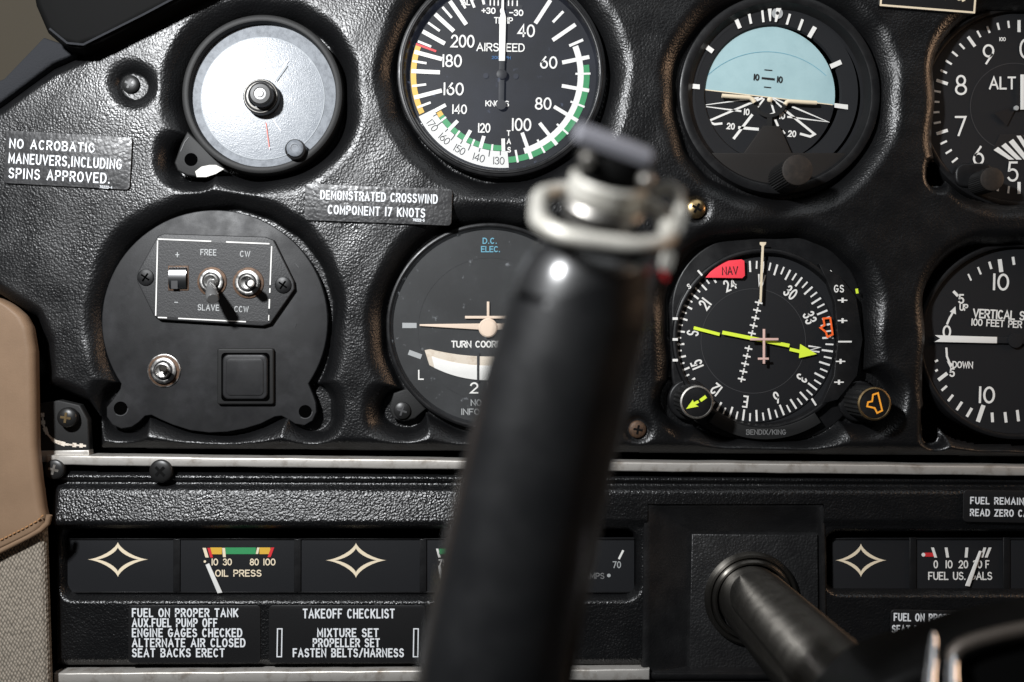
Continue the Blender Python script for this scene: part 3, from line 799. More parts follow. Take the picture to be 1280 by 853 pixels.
# ------------------------------------------------------------------ altimeter
t, k = thing('altimeter', 1274, 133, -28, 'altimeter dial with numerals five to nine and a striped flag', 'gauge', 0)
mb = MB(k); ring(mb, 128, 119, -22, 2, 'bezel', 118, -6); mb.build('bezel', t)
mb = MB(k); mb.disc(0, 0, 119, -5, 'dial', 96)
for i in range(50):
    a = 216 + i * 7.2 - 36 * 0
    if (a % 360) > 60 and (a % 360) < 150: continue
    mb.tick(2, 0, a, 100 if i % 5 else 94, 109, 2.6 if i % 5 else 4, -4.4, 'white')
for n_, x, y, h in (('0', 1284, 60, 25), ('9', 1237.5, 67, 25), ('8', 1203, 105.5, 25), ('7', 1202.5, 157, 25), ('6', 1225, 194, 24), ('5', 1268, 214, 25), ('1', 1328, 70, 25), ('2', 1350, 110, 25), ('3', 1350, 160, 25), ('4', 1320, 200, 25)):
    mb.text(n_, x - 1274, y - 133, h, 2.6, -4.0, 'white', .95, .2)
mb.text('ALT', -19, -30, 16, 2.3, -4.0, 'white', width=34); mb.text('100', -19, -85, 5, .9, -4.0, 'white')
mb.band(-4, 0, 54.5, 55.4, 0, 360, -4.5, 'line_grey', 80)
# barber pole sector
mb.poly([(-55 + 24, 54), (-22, 34), (10, 34), (10, 66), (-15, 66)], -4.4, 'ink')
for i in range(5):
    x = -30 + i * 9.5
    mb.poly([(x, 54 - i * 5 if i < 3 else 36), (x + 5.5, 50 - i * 5 if i < 3 else 36), (x + 26, 66), (x + 19, 66)], -4.2, 'white')
mb.build('dial', t)
mb = MB(k); mb.prism([(2.5, -40), (7, -40), (7, 4), (2.5, 4)], -2, -1, 'white', .3); mb.build('needle', t)
mb = MB(k); mb.poly([(-30, 8), (-6, 0), (-4, 4), (-14, 24)], -2.6, 'line_dark'); mb.lathe(-3, 2, [(3, -3), (3, -.6), (0, -.2)], 'grey_mark', 16); mb.build('hub', t)
mb = MB(k); mb.prism(rrect(-82, 72, -34, 102, 12), -4, 6, 'bezel', 3); mb.build('knob_boss', t)
knob(t, *loc(1274, 133, -28, 1240.5, 224, 40), 4, 40, 14.5, 'setting_knob', k, top='knob_top', kn=.04)

# ------------------------------------------------------------------ vertical speed indicator
t, k = thing('vertical_speed_indicator', 1270, 426, -28, 'vertical speed dial at the right edge, its white needle lying at zero', 'gauge', 1.5)
mb = MB(k); ring(mb, 124, 117, -22, 2, 'bezel', 116, -6); mb.build('bezel', t)
mb = MB(k); mb.disc(0, 0, 117, -5, 'dial', 96)
def q(x, y): return (x - 1270, y - 426)
for (x0, y0, x1, y1, w_) in ((1176, 478, 1187, 469, 4.4), (1180.5, 491, 1187, 485, 3), (1189, 504, 1195, 496, 3.2), (1200, 515, 1206.5, 504.5, 3.4), (1213, 523, 1219, 512, 3.6), (1227, 529, 1233.5, 508, 5.4), (1245.5, 529, 1244.5, 517, 3.6), (1262.5, 529, 1260.7, 516, 3.6), (1278, 527, 1276, 513, 3.6), (1249, 324.5, 1251.5, 340.5, 5.2), (1265.5, 321, 1267.3, 331, 3.4), (1236, 328, 1239, 337, 3), (1222, 335, 1226, 344, 2.4), (1210, 344, 1214, 352, 2.2), (1192, 366, 1198, 372, 3.6), (1171, 455, 1175, 453, 2.6), (1172, 467, 1175, 465, 2.6), (1284, 320, 1284, 330, 3.4)):
    mb.stroke([q(x0, y0), q(x1, y1)], w_, -4.4, 'white')
mb.text('10', -19, -73, 21, 2.8, -4, 'white', width=21); mb.text('10', -33, 69, 21, 2.8, -4, 'white', width=21)
mb.text('5', -68, -50.5, 12, 2, -4, 'white'); mb.text('UP', -64.5, -40, 8.5, 1.6, -4, 'white', width=11)
mb.text('0', -85, -9, 16, 2.4, -4, 'white'); mb.text('DOWN', -64, 32, 8.5, 1.5, -4, 'white', width=26); mb.text('5', -77, 42, 11, 2, -4, 'white')
mb.text('VERTICAL SPEED', -52, -33, 11.5, 1.9, -4, 'white', width=93, align='l', rot=1.5); mb.text('100 FEET PER MIN', -54, -22, 9, 1.5, -4, 'white', width=84, align='l', rot=1.5)
for sg in (-1, 1):
    pts = [(-85, sg * 13 - 2), (-84, sg * 22), (-80, sg * 31)] if sg > 0 else [(-85, -18), (-82, -26), (-77, -35)]
    mb.stroke(pts, 2.6, -4.3, 'white')
mb.poly([(-84, 28), (-76, 31), (-79, 37)], -4.2, 'white'); mb.poly([(-82, -34), (-74, -31), (-75, -41)], -4.2, 'white')
mb.build('dial', t)
mb = MB(k); mb.prism([(-101, -4.2), (-23, -4), (-23, 4), (-101, 4.2), (-94, 0)], -2.4, -1.2, 'white', .3); mb.build('needle', t)
mb = MB(k); mb.box(-23, -3.8, 20, 3.8, -2.4, -1.4, 'dial', .3); mb.lathe(0, 0, [(9, -3), (9, -.5), (0, 0)], 'dial', 30); mb.build('needle_hub', t)

# ------------------------------------------------------------------ turn coordinator
t, k = thing('turn_coordinator', 612, 408, -12, 'turn coordinator dial with beige miniature aircraft, half hidden behind the grip', 'gauge', 0)
mb = MB(k); ring(mb, 130, 124, -40, -2, 'bezel', 121, -9)
mb.build('bezel', t)
for sx in (-1, 1):
    mb = MB(k); mb.prism([(sx * 121, 84), (sx * 127, 102), (sx * 122, 116), (sx * 108, 120), (sx * 94, 116), (sx * 80, 104), (sx * 104, 78)], -20, -9, 'bezel_matte', 2); lug = mb.build('mounting_lug', t)
    mb = MB(k); mb.lathe(sx * 110, 106, [(11, -8.9), (10.4, -6), (8, -4.6), (0, -4.2)], 'screw_black', 28); mb.stroke([(sx * 110 - 6, 104), (sx * 110 + 6, 108)], 2.4, -3.8, 'line_grey'); mb.stroke([(sx * 110 + 2, 100), (sx * 110 - 2, 112)], 2.4, -3.7, 'line_grey'); mb.build('lug_screw', lug)
mb = MB(k); mb.disc(0, 0, 123, -8.5, 'dial_grey', 96)
mb.band(0, 4, 90, 90.8, 0, 360, -8.1, 'line_dark', 90)
def p(x, y): return (x - 612, y - 408)
for sx in (-1, 1):
    mb.poly([(sx * 110, -4.4), (sx * 92, -4.2), (sx * 92, 2.2), (sx * 110, 2.2)], -7.9, 'grey_mark')
    c_, s_ = math.cos(R(-20 * sx)), math.sin(R(-20 * sx))
    mb.poly([(sx * 94 + a * c_ - b * s_, 35.5 + a * s_ + b * c_) for a, b in ((-8.5, -3.2), (8.5, -3.2), (8.5, 3.2), (-8.5, 3.2))], -7.9, 'grey_mark')
mb.text('D.C.', 0, -107.5, 7.6, 1.3, -7.8, 'cyan', width=18, gap=.3); mb.text('ELEC.', 1, -97, 7.6, 1.3, -7.8, 'cyan', width=24)
mb.text('TURN COORDINATOR', 1, 22.5, 8.6, 1.6, -7.8, 'white', width=99)
mb.text('L', -86.5, 61, 12.5, 1.7, -7.8, 'white'); mb.text('R', 86.5, 61, 12.5, 1.7, -7.8, 'white')
mb.text('2 MIN.', 3, 77.5, 14, 2.1, -7.8, 'white', width=56); mb.text('NO PITCH', 0, 96, 8, 1.3, -7.8, 'grey_mark', width=48); mb.text('INFORMATION', 0, 107.5, 8, 1.3, -7.8, 'grey_mark', width=72)
mb.build('dial', t)
mb = MB(k)
up, lo = [], []
for i in range(25):
    u = -1 + 2 * i / 24; up.append((u * 82, 27 + 11 * (1 - u * u) + (3 if abs(u) > .97 else 0))); lo.append((u * 76, 49 + 19 * (1 - abs(u) ** 2.2)))
mb.prism(up + lo[::-1], -9, -7, 'tube_cream', .8)
mid = [(a[0] * .6 + b[0] * .4, a[1] * .62 + b[1] * .38) for a, b in zip(up, lo)]
mb.prism(mid[1:-1] + lo[1:-1][::-1], -7.2, -6.4, 'white', .5)
o = mb.build('inclinometer_tube', t)
mb = MB(k); mb.rect(-16, 32, -13, 70, -6, 'ink'); mb.rect(13, 32, 16, 70, -6, 'ink'); mb.build('center_wire', o)
mb = MB(k); mb.lathe(21, 51, [(13, -8), (13, -5), (9, -2), (0, 0)], 'ink', 24); mb.build('slip_ball', o)
mb = MB(k)
for sx in (-1, 1): mb.prism([(sx * 88, -2.6), (sx * 8, -3.6), (sx * 8, 4.6), (sx * 88, -.4)], -6.8, -5.2, 'beige', .4)
mb.lathe(-2, 2, [(12, -7), (12, -5), (10.5, -3.6), (0, -3)], 'beige', 36)
mb.box(-3.6, -31, -.4, -9, -6.6, -5.6, 'beige', .3); mb.box(-31, -13, 27, -9.6, -6.4, -5.3, 'beige', .3)
mb.build('miniature_aircraft', t)
mb = MB(k); mb.disc(0, 0, 124, -3.5, 'glass_turn', 96); mb.build('cover_glass', t)

# ------------------------------------------------------------------ heading indicator
t, k = thing('heading_indicator', 955, 424, -12, 'compass heading dial with yellow course needle and red flag', 'gauge', 0)
def p(x, y): return (x - 955, y - 424)
mb = MB(k)
body = rrect(-114, -130, 128, 128, 92, 14)
mb.prism(body, -40, -13, 'bezel', 3)
mb.build('housing', t)
mb = MB(k); ring(mb, 114, 108, -14, -2, 'bezel', 106, -11); mb.build('bezel', t)
mb = MB(k); mb.disc(0, 0, 110, -12, 'dial', 96)
for x, y, a in ((844, 398.5, 0), (844, 424.5, 0), (844, 450.5, 0)):
    mb.stroke([p(x - 3, y), p(x + 3.5, y)], 3.2, -1.5, 'white')
for a, b in (((872.5, 338), (878, 344.5)), ((1033, 346), (1039.5, 338.5)), ((1015, 498.5), (1020.5, 507))):
    mb.stroke([p(*a), p(*b)], 2.4, -1.5, 'white')
mb.text('S', *p(861.5, 358), 6.5, 1.2, -1.5, 'white', rot=-30)
mb.build('dial', t)
mb = MB(k)
mb.prism([p(1024, 330), p(1050, 345), p(1071, 372), p(1079, 424), p(1072, 470), p(1048, 500), p(1028, 505), p(1043, 470), p(1048, 424), p(1044, 378), p(1034, 350)], -12, -1.4, 'bezel', .8)
mb.text('GS', *p(1049, 361), 9.5, 1.4, -1.0, 'white', .85, .3)
for x, y in ((1053.5, 375.5), (1053.5, 401), (1051, 452), (1049, 478)):
    mb.stroke([p(x - 6, y), p(x + 6, y)], 1.5, -1.0, 'white'); mb.stroke([p(x, y - 3), p(x, y + 3)], 2.8, -0.9, 'white')
mb.stroke([p(1048, 427.3), p(1065, 427.3)], 2.0, -0.9, 'white'); mb.stroke([p(1071, 361), p(1072, 367)], 3.4, -0.9, 'lime')
mb.build('glideslope_scale', t)
mb = MB(k)
rx, ry = p(944, 426.5)
mb.lathe(rx, ry, [(103, -14), (103, -10.6), (101.5, -10.2), (0, -10.2)], 'dial', 96)
for i in range(72):
    a = 97.5 + i * 5
    mb.tick(rx, ry, a, 87 if i % 2 == 0 else 91, 101, 2.4 if i % 2 == 0 else 2.0, -9.9, 'white')
for i, s_ in enumerate(('N', '3', '6', 'E', '12', '15', 'S', '21', '24', 'W', '30', '33')):
    a = 97.5 + i * 30
    mb.text(s_, rx + 77 * math.sin(R(a)), ry - 77 * math.cos(R(a)), 15, 2.1, -9.8, 'white', .66, .22, rot=a)
mb.band(rx, ry, 65.4, 66.2, 0, 360, -9.9, 'line_grey', 80)
for i in range(11):
    if i == 5: continue
    f = (i - 5) / 5
    x, y = 800 + (415 * (1 - (f + 1) / 2) + 356 * (f + 1) / 2 + 0) / 2.753 , 270 + (298 + (563 - 298) * (f + 1) / 2) / 2.753
    mb.stroke([p(x - 4.8, y - 1), p(x + 4.8, y + 1)], 2.0, -9.6, 'white'); mb.stroke([p(x + .9, y - 3.8), p(x - .9, y + 3.8)], 1.8, -9.5, 'white')
mb.build('compass_card', t)
def hp(u, v): return p(800 + u / 2.753, 270 + v / 2.753)
mb = MB(k)
mb.stroke([hp(188, 385), hp(278, 408)], 4.0, -6.6, 'lime'); mb.stroke([hp(286, 401), hp(518, 447)], 4.6, -5.0, 'lime')
mb.stroke([hp(520, 459), hp(562, 469)], 4.2, -6.6, 'lime'); mb.poly([hp(556, 441), hp(552, 490), hp(614, 476)], -6.4, 'lime')
mb.build('course_needle', t)
mb = MB(k); mb.box(*p(953.6, 411.5), *p(956.5, 455), -1, .4, 'pink', .3); mb.box(*p(938, 422.8), *p(973, 425.8), -.9, .6, 'pink', .3); mb.box(*p(947.5, 447.3), *p(961, 450), -.9, .6, 'pink', .3); mb.build('miniature_aircraft', t)
mb = MB(k); mb.prism([hp(414, 90), hp(436, 90), hp(434, 98), hp(428, 104), hp(424, 200), hp(420, 297), hp(413, 297), hp(416, 200), hp(420, 104), hp(414, 98)], -3, -1.6, 'cream', .2); mb.build('lubber_line', t)
mb = MB(k); mb.prism([hp(228, 212), hp(246, 190), hp(272, 165), hp(300, 154), hp(352, 149), hp(362, 154), hp(364, 205), hp(355, 214)], -5.5, -4.2, 'flag_red', .3)
mb.text('NAV', *hp(312, 188), 10.5, 1.3, -3.8, 'ink', .8, .2, rot=-2); mb.build('warning_flag', t)
mb = MB(k); mb.stroke([hp(636, 353), hp(660, 351), hp(668, 408), hp(650, 417), hp(645, 400), hp(626, 385), hp(640, 376)], 2.4, -6.0, 'orange', True); mb.build('heading_bug', t)
mb = MB(k); mb.text('BENDIX/KING', 3, 116.5, 6.6, 1.1, -1.4, 'dim_text', .8, .2, width=50)
cr = [(math.sin(R(a)) * r_ + 2, -math.cos(R(a)) * r_) for r_, rng in ((126, np.linspace(146, 214, 24)), (111, np.linspace(214, 146, 24))) for a in rng]
mb.prism(cr, -12, -1.8, 'bezel_matte', 1); mb.build('maker_plate', t)
for (x, y, nm, mk) in ((*loc(955, 424, -12, 871, 503, 46), 'course_knob', 0), (*loc(955, 424, -12, 1093, 505, 46), 'heading_knob', 1)):
    mb = MB(k); mb.prism([(x + 26 * math.cos(R(a)), y + 26 * math.sin(R(a))) for a in range(0, 360, 12)], -24, -8, 'bezel', 3); boss = mb.build('knob_boss', t)
    kb = knob(t, x, y, -6, 46, 20.5, nm, k, top='bezel', kn=.07, n=44)
    mb = MB(k); mb.lathe(x, y, [(20.2, 45), (20, 46.6), (18.2, 47.2), (17.6, 46.4)], 'steel_dull' if mk == 0 else 'brass', 48)
    if mk == 0:
        mb.poly([(x - 13, y + 8), (x - 5, y - 3), (x - 3, y + 2), (x + 2, y + 5)][:4], 46.9, 'lime'); mb.stroke([(x - 4, y + 2), (x + 2, y - 1)], 3.4, 46.95, 'lime'); mb.stroke([(x + 4, y - 2), (x + 11, y - 7)], 4, 46.9, 'lime')
    else:
        mb.stroke([(x - 2, y - 11), (x + 4, y - 13), (x + 9, y + 8), (x + 3, y + 11), (x, y + 5), (x - 9, y + 3), (x - 8, y - 2), (x - 3, y - 3)], 2.0, 46.9, 'amber', True)
    mb.build('knob_symbol', kb)

# ------------------------------------------------------------------ switch plate
t, k = thing('switch_plate', 269, 402, -16, 'round black switch plate with three toggles and a square button', 'switch panel', 0)
def p(x, y): return (x - 269, y - 402)
pts = [(math.sin(R(a)) * 141, -math.cos(R(a)) * 139) for a in np.linspace(-124, 124, 60)]
low = [(391, 492), (395, 503), (396, 515), (391, 526), (381, 532), (369, 530), (360, 524), (352, 520), (344, 521)]
low += [(x, y) for x, y in ((326, 530), (306, 536), (284, 540), (262, 541), (238, 538), (216, 531), (200, 524))]
low += [(190, 519), (182, 520), (174, 528), (165, 534), (152, 536), (141, 531), (134, 521), (134, 509), (143, 498), (151, 486)]
mb = MB(k); mb.prism(pts + [p(*a) for a in low], -6, 2, 'plate', 1.3)
mb.stroke([p(96 + 275, 404), p(94 + 275, 410)], .8, 2.5, 'line_dark'); mb.stroke([p(370, 330), p(374, 335)], .7, 2.5, 'line_grey')
mb.build('face_plate', t)
for x, y, r in ((151.6, 510.5, 8.6), (382, 514.5, 8.2)):
    mb = MB(k); mb.disc(*p(x, y), r, 2.3, 'void', 28); mb.band(*p(x, y), r - .1, r + 1.2, 90, 220, 2.35, 'line_grey'); mb.build('mounting_hole', t)
mod = MB(k); mod.prism([p(*a) for a in ((200, 296), (208, 293), (334, 297), (344, 301), (369, 352), (370, 362), (340, 405), (330, 408), (202, 400), (195, 395), (174, 352), (175, 341))], 2, 9, 'module', 1.6); md = mod.build('selector_module', t)
mb = MB(k)
A, Bq, Cc, Dd = p(200.5, 300), p(342, 306), p(338, 404), p(198, 397)
mb.poly([(A[0] + 1, A[1] + 1), (Bq[0] - 1, Bq[1] + 1), (Cc[0] - 1, Cc[1] - 1), (Dd[0] + 1, Dd[1] - 1)], 9.4, 'module')
def seg(a, b, f0, f1, w_): mb.stroke([(a[0] + (b[0] - a[0]) * f0, a[1] + (b[1] - a[1]) * f0), (a[0] + (b[0] - a[0]) * f1, a[1] + (b[1] - a[1]) * f1)], w_, 9.8, 'white')
seg(A, Bq, 0.0, .47, 1.5); seg(A, Bq, .60, .98, 1.6); seg(Bq, Cc, .03, .52, 1.5); seg(Bq, Cc, .70, .82, 1.7); seg(Dd, Cc, .02, .1, 1.5); seg(Dd, Cc, .2, .8, 1.5); seg(A, Dd, .02, .98, 1.5)
seg(Bq, Cc, .56, .62, 1.6); seg(Bq, Cc, .9, .97, 1.2)
for s_, x, y, h, wd in (('+', 225, 319.5, 10, None), ('-', 223.5, 378.5, 10, None), ('FREE', 263.5, 316.5, 7.6, 20), ('CW', 309, 318.5, 7.6, 13), ('SLAVE', 263.5, 385, 7.6, 27), ('CCW', 304.5, 387, 7.6, 18)):
    mb.text(s_, *p(x, y), h, 1.15, 9.9, 'grey_mark', .8, .25, rot=1.5, width=wd)
mb.build('lettered_face', md)
for sx, (x, y) in ((0, (185.5, 347.5)), (1, (356, 357))):
    mb = MB(k); mb.lathe(*p(x, y), [(10.5, 9), (10.2, 10.4), (8.5, 11.2), (0, 11.3)], 'bezel', 30)
    for a in (35, 125):
        c_, s_ = math.cos(R(a)) * 6, math.sin(R(a)) * 6; cx, cy = p(x, y); mb.stroke([(cx - c_, cy - s_), (cx + c_, cy + s_)], 2, 11.6 + a * .001, 'void')
    mb.build('module_screw', md)
mb = MB(k); mb.box(*p(213.5, 333), *p(239, 364), 9, 10.2, 'rust', .4); 
mb.lathe(*p(226, 348), [(1, 1)], 'chrome', 4) if False else None
n_ = 12
vs = []
for i in range(n_ + 1):
    a = R(-75 + 150 * i / n_); vs += [(p(215.5, 0)[0], p(0, 348.5)[1] + 14 * math.sin(a) * .98, 10.4 + 5 * math.cos(a)), (p(237, 0)[0], p(0, 348.5)[1] + 14 * math.sin(a) * .98, 10.4 + 5 * math.cos(a))]
mb.add(vs, [[2 * i, 2 * i + 1, 2 * i + 3, 2 * i + 2] for i in range(n_)], 'chrome'); mb.rect(*p(219, 352), *p(227, 362), 15.3, 'ink'); mb.build('meter_window', md)

def toggle(parent, x, y, d, r, tip, name, lm='lever_grey', rl=8.0, nut='steel', tipm=None):
    mb = MB(k); mb.lathe(*p(x, y), [(r, d), (r * .98, d + 1.2), (r * .80, d + 1.8)], 'rust' if r < 19 or True else nut, 40)
    mb.lathe(*p(x, y), [(r * .80, d + 1), (r * .80, d + 4.5), (r * .70, d + 5.4), (r * .60, d + 5.2)], nut, 36)
    mb.lathe(*p(x, y), [(r * .60, d + 4), (r * .58, d + 5), (r * .50, d + 4.6)], 'ink', 36)
    mb.lathe(*p(x, y), [(r * .52, d + 3), (r * .50, d + 7.5), (r * .42, d + 8.2), (r * .34, d + 7), (0, d + 6)], nut, 32)
    o = mb.build(name, parent)
    mb = MB(k); cx, cy = p(x, y); tx, ty, td = tip
    ex, ey = loc(269, 402, -16, x + tx, y + ty, d + 5 + td); tx, ty = ex - cx, ey - cy
    P = [(cx, cy, d + 5), (cx + tx * .35, cy + ty * .35, d + 5 + td * .4), (cx + tx * .7, cy + ty * .7, d + 5 + td * .75), (cx + tx * .95, cy + ty * .95, d + 5 + td * .96), (cx + tx, cy + ty, d + 5 + td)]
    mb.tube(P, [rl * .45, rl * .7, rl * .95, rl, rl * .8], lm, 20)
    if tipm: mb.lathe(cx + tx, cy + ty, [(rl * .82, d + 4.8 + td), (rl * .6, d + 6.5 + td), (0, d + 7.2 + td)], tipm, 20)
    mb.build('lever', o)
toggle(md, 268, 353, 9.6, 18.5, (-2, 21, 42), 'free_slave_toggle', 'lever_grey', 7.8)
toggle(md, 313, 354.5, 9.6, 19.5, (0, 0, 26), 'rotation_toggle', 'knob', 5.6, 'steel', 'white')
toggle(t, 206, 463.6, 2, 20, (-2, -3, 20), 'lower_toggle', 'dark_chrome', 4.6)
mb = MB(k)
hx = [(21 * math.cos(R(a)) + p(206, 0)[0], 21 * math.sin(R(a)) + p(0, 463.6)[1]) for a in range(0, 360, 10)]
mb.prism(hx, 2, 3.2, 'steel', .6); mb.build('washer', t)
b0 = MB(k); b0.prism(rrect(*p(273.5, 435.5), *p(344, 505.5), 3), 2, 8, 'bezel_matte', 2)
bt = b0.build('square_button', t)
mb = MB(k); mb.prism(rrect(*p(279, 441), *p(339, 501), 5), 8, 8.6, 'void', 0); mb.build('button_gap', bt)
mb = MB(k); mb.prism(rrect(*p(281, 443), *p(337, 499), 8), 8, 11, 'plate', 2.2); mb.prism(rrect(*p(286, 448), *p(332, 494), 5), 10, 11.9, 'plate', .8); mb.build('button_cap', bt)

# ------------------------------------------------------------------ placards
def placard(x, y, wd, h, rot, label, lines, m='placard', d=1.0, ink='placard_white', cond=.62, gap=.24, border=None, th=1.6):
    t, k = thing('placard', x, y, d, label, 'placard', rot)
    mb = MB(k); mb.prism(rrect(-wd / 2, -h / 2, wd / 2, h / 2, 5), -th, th * .4, m, .5)
    for (s_, lx, ly, hh, sw, width, al) in lines:
        mb.text(s_, lx - x if False else lx, ly, hh, sw, th * .4 + .35, ink, cond, gap, al, 0, width)
    if border: mb.stroke([(-wd / 2 + 2.4, -h / 2 + 2.4), (wd / 2 - 2.4, -h / 2 + 2.4), (wd / 2 - 2.4, h / 2 - 2.4), (-wd / 2 + 2.4, h / 2 - 2.4)], 2.4, th * .4 + .4, border, True)
    mb.build('label_plate', t)
    return t
placard(85, 200.5, 158, 66, 3.2, 'grey black placard reading no acrobatic maneuvers, including spins approved', [
    ('NO ACROBATIC', -73, -17, 12, 1.85, 107, 'l'), ('MANEUVERS,INCLUDING', -73, 1.5, 13, 1.85, 142, 'l'), ('SPINS APPROVED.', -72, 20, 13, 1.85, 127, 'l'), ('70222-4', 42, 31, 3.5, .6, 16, 'l')], d=2.2)
placard(473, 256, 184, 46, 2.2, 'black placard reading demonstrated crosswind component seventeen knots', [
    ('DEMONSTRATED CROSSWIND', -72, -9.5, 11.5, 1.85, 147, 'l'), ('COMPONENT 17 KNOTS', -62, 8.5, 11.5, 1.85, 122, 'l'), ('70222-5', 44, 17.5, 3.6, .8, 15, 'l')], d=2.2)
placard(243, 793, 165, 72, 0, 'black checklist placard of five lines starting fuel on proper tank, below oil gauge', [
    ('FUEL ON PROPER TANK', -77, -27, 11, 1.85, 133, 'l'), ('AUX.FUEL PUMP OFF', -77, -14.5, 11, 1.85, 107, 'l'), ('ENGINE GAGES CHECKED', -77, -2, 11, 1.85, 138, 'l'), ('ALTERNATE AIR CLOSED', -77, 10.5, 11, 1.85, 142, 'l'), ('SEAT BACKS ERECT', -77, 23, 11, 1.85, 116, 'l')], m='placard_plain', d=-5.2, th=.8)
tk = placard(434, 793, 196, 72, 0, 'black takeoff checklist placard about mixture, propeller and belts', [
    ('TAKEOFF CHECKLIST', 2, -26, 12, 1.85, 115, 'c'), ('MIXTURE SET', 1, -2, 11, 1.85, 77, 'c'), ('PROPELLER SET', -1, 10.5, 11, 1.85, 84, 'c'), ('FASTEN BELTS/HARNESS', 1.5, 23, 11, 1.85, 139, 'c')], m='placard_plain', d=-5.2, th=.8)
for x in (-84.5, 86.5):
    mb = MB(1.0); mb.stroke([(x - 2.8, -7), (x + 2.8, -7), (x + 2.2, 28), (x - 3.4, 28)], 1.4, .8, 'placard_white', True); mb.build('bracket_mark', tk)
placard(1290, 634, 172, 40, 1.0, 'black placard starting fuel remaining, above the fuel gauge', [
    ('FUEL REMAINING WHEN', -77, -7, 9, 1.6, 118, 'l'), ('READ ZERO CANNOT BE', -77, 8, 9, 1.6, 116, 'l')], m='placard_plain', d=0.6, th=1.0)
placard(1205, 797, 184, 66, 1.2, 'black placard below the fuel gauge, partly covered by the control hub', [
    ('FUEL ON PROPER TANK', -88, -24, 10, 1.7, 108, 'l'), ('SEAT BACKS ERECT', -90, -9, 10, 1.7, 90, 'l'), ('FASTEN BELTS', -91, 6, 11, 2.0, 90, 'l'), ('LANDING', 62, -38, 9, 1.6, 50, 'l')], m='placard_plain', d=-3)
placard(1161, -16, 122, 60, 4.6, 'black engraved plate with a white border at the top right', [('N180Q', 10, -1, 30, 4.2, 72, 'c')], m='placard_plain', border='cream', ink='cream', d=2.5)

# ------------------------------------------------------------------ small gauges in the lower strip
def gauge_face(name, x0, x1, y0, y1, label, cat='gauge', group=None, d=-22):
    cx, cy = (x0 + x1) / 2, (y0 + y1) / 2
    t, k = thing(name, cx, cy, d, label, cat, 0, group)
    mb = MB(k); w_, h_ = (x1 - x0) / 2, (y1 - y0) / 2
    mb.prism(rrect(-w_, -h_, w_, h_, 1), -6, 0, 'dial', .4)
    mb.box(-w_, -h_, w_, -h_ + 1.6, 0, 1.6, 'bezel', .5); mb.box(-w_, h_ - 1.4, w_, h_, 0, 1.4, 'bezel', .4)
    return t, k, mb, cx, cy
def star(mb, x, y, hw, hh, d):
    def ast(a, b):
        out = []
        for q_ in range(4):
            for i in range(10):
                u = math.pi / 2 * (q_ + i / 10); c_, s_ = math.cos(u), math.sin(u)
                out.append((x + a * math.copysign(abs(c_) ** 2.9, c_), y + b * math.copysign(abs(s_) ** 2.9, s_)))
        return out
    a, b = ast(hw, hh), ast(hw * .70, hh * .70)
    n = len(a)
    mb.add([(q_[0], q_[1], d) for q_ in a] + [(q_[0], q_[1], d) for q_ in b], [[i, (i + 1) % n, n + (i + 1) % n, n + i] for i in range(n)], 'cream')
def star_gauge(x0, x1, y0, y1, sx, sy, hw, hh, label):
    t, k, mb, cx, cy = gauge_face('gauge_blank', x0, x1, y0, y1, label, 'blank cover', 'star blanking covers')
    star(mb, sx - cx, sy - cy, hw, hh, .4); mb.build('cover_face', t)
star_gauge(79, 220.7, 673, 741, 147.5, 699.5, 38, 22, 'blank gauge cover with a star, left of the oil pressure gauge')
star_gauge(372.3, 528.7, 673, 741, 445, 700.5, 38, 22, 'blank gauge cover with a star, right of the oil pressure gauge')
star_gauge(1040, 1140.7, 673, 738, 1076, 700.5, 32, 21, 'blank gauge cover with a star, left of the fuel gauge')
def bars(xs_, y=707):
    for x in xs_:
        mb = MB(); mb.prism([(-4.4, -33.6), (4.4, -33.6), (4.4, 33.6), (-4.4, 33.6)], -0.9, 1.2, 'bezel', .9)
        o = mb.build('gauge_divider'); o.location = B(*W(x, y, -21)); yield o
for o, l in zip(bars((221, 372, 529)), ('black divider bar between first star cover and oil gauge', 'black divider bar between oil gauge and second star cover', 'black divider bar right of the second star cover')): tag(o, l, 'divider', 'gauge strip dividers')
for o, l in zip(bars((1141, 1258), 705), ('black divider bar left of the fuel gauge', 'black divider bar right of the fuel gauge')): tag(o, l, 'divider', 'gauge strip dividers')

t, k, mb, cx, cy = gauge_face('oil_pressure_gauge', 221.3, 371.7, 673, 741, 'small oil pressure gauge with yellow and green colour bands')
def par(x0, x1, y0, y1, sh, m, d=.4): mb.poly([(x0 - cx, y0 - cy), (x1 - cx, y0 - cy), (x1 + sh - cx, y1 - cy), (x0 + sh - cx, y1 - cy)], d, m)
par(253.3, 257.5, 685, 697, 3.6, 'cream'); par(259.3, 263, 685, 697, 3.5, 'red', .6); par(263, 277.5, 684.5, 693, 0, 'yellow'); par(277.8, 281.5, 685, 696.5, 1, 'cream', .6)
par(281.5, 320, 684.5, 692.8, 0, 'green'); par(321.5, 324.5, 684.5, 692.5, -1.6, 'cream', .6); par(324.4, 338, 684.5, 692.8, 0, 'yellow'); par(339, 343, 684.5, 696.5, -4.5, 'red', .6)
for s_, x, wd in (('10', 268.6, 8.5), ('30', 284.3, 11.5), ('80', 318, 11.5), ('100', 336.8, 15.5)): mb.text(s_, x - cx, 702.6 - cy, 8.6, 1.35, .5, 'cream', .9, .2, width=wd)
mb.text('OIL PRESS', 298 - cx, 716.6 - cy, 8.6, 1.4, .5, 'cream', 1, .25, width=58); mb.disc(256.2 - cx, 702 - cy, 1.6, .5, 'cream', 12)
mb.build('dial', t)
mb = MB(k); mb.prism([(258 - cx, 705.5 - cy), (262.5 - cx, 703.5 - cy), (279 - cx, 740 - cy), (273 - cx, 741 - cy)], 3, 4, 'white_band', .3); mb.build('needle', t)

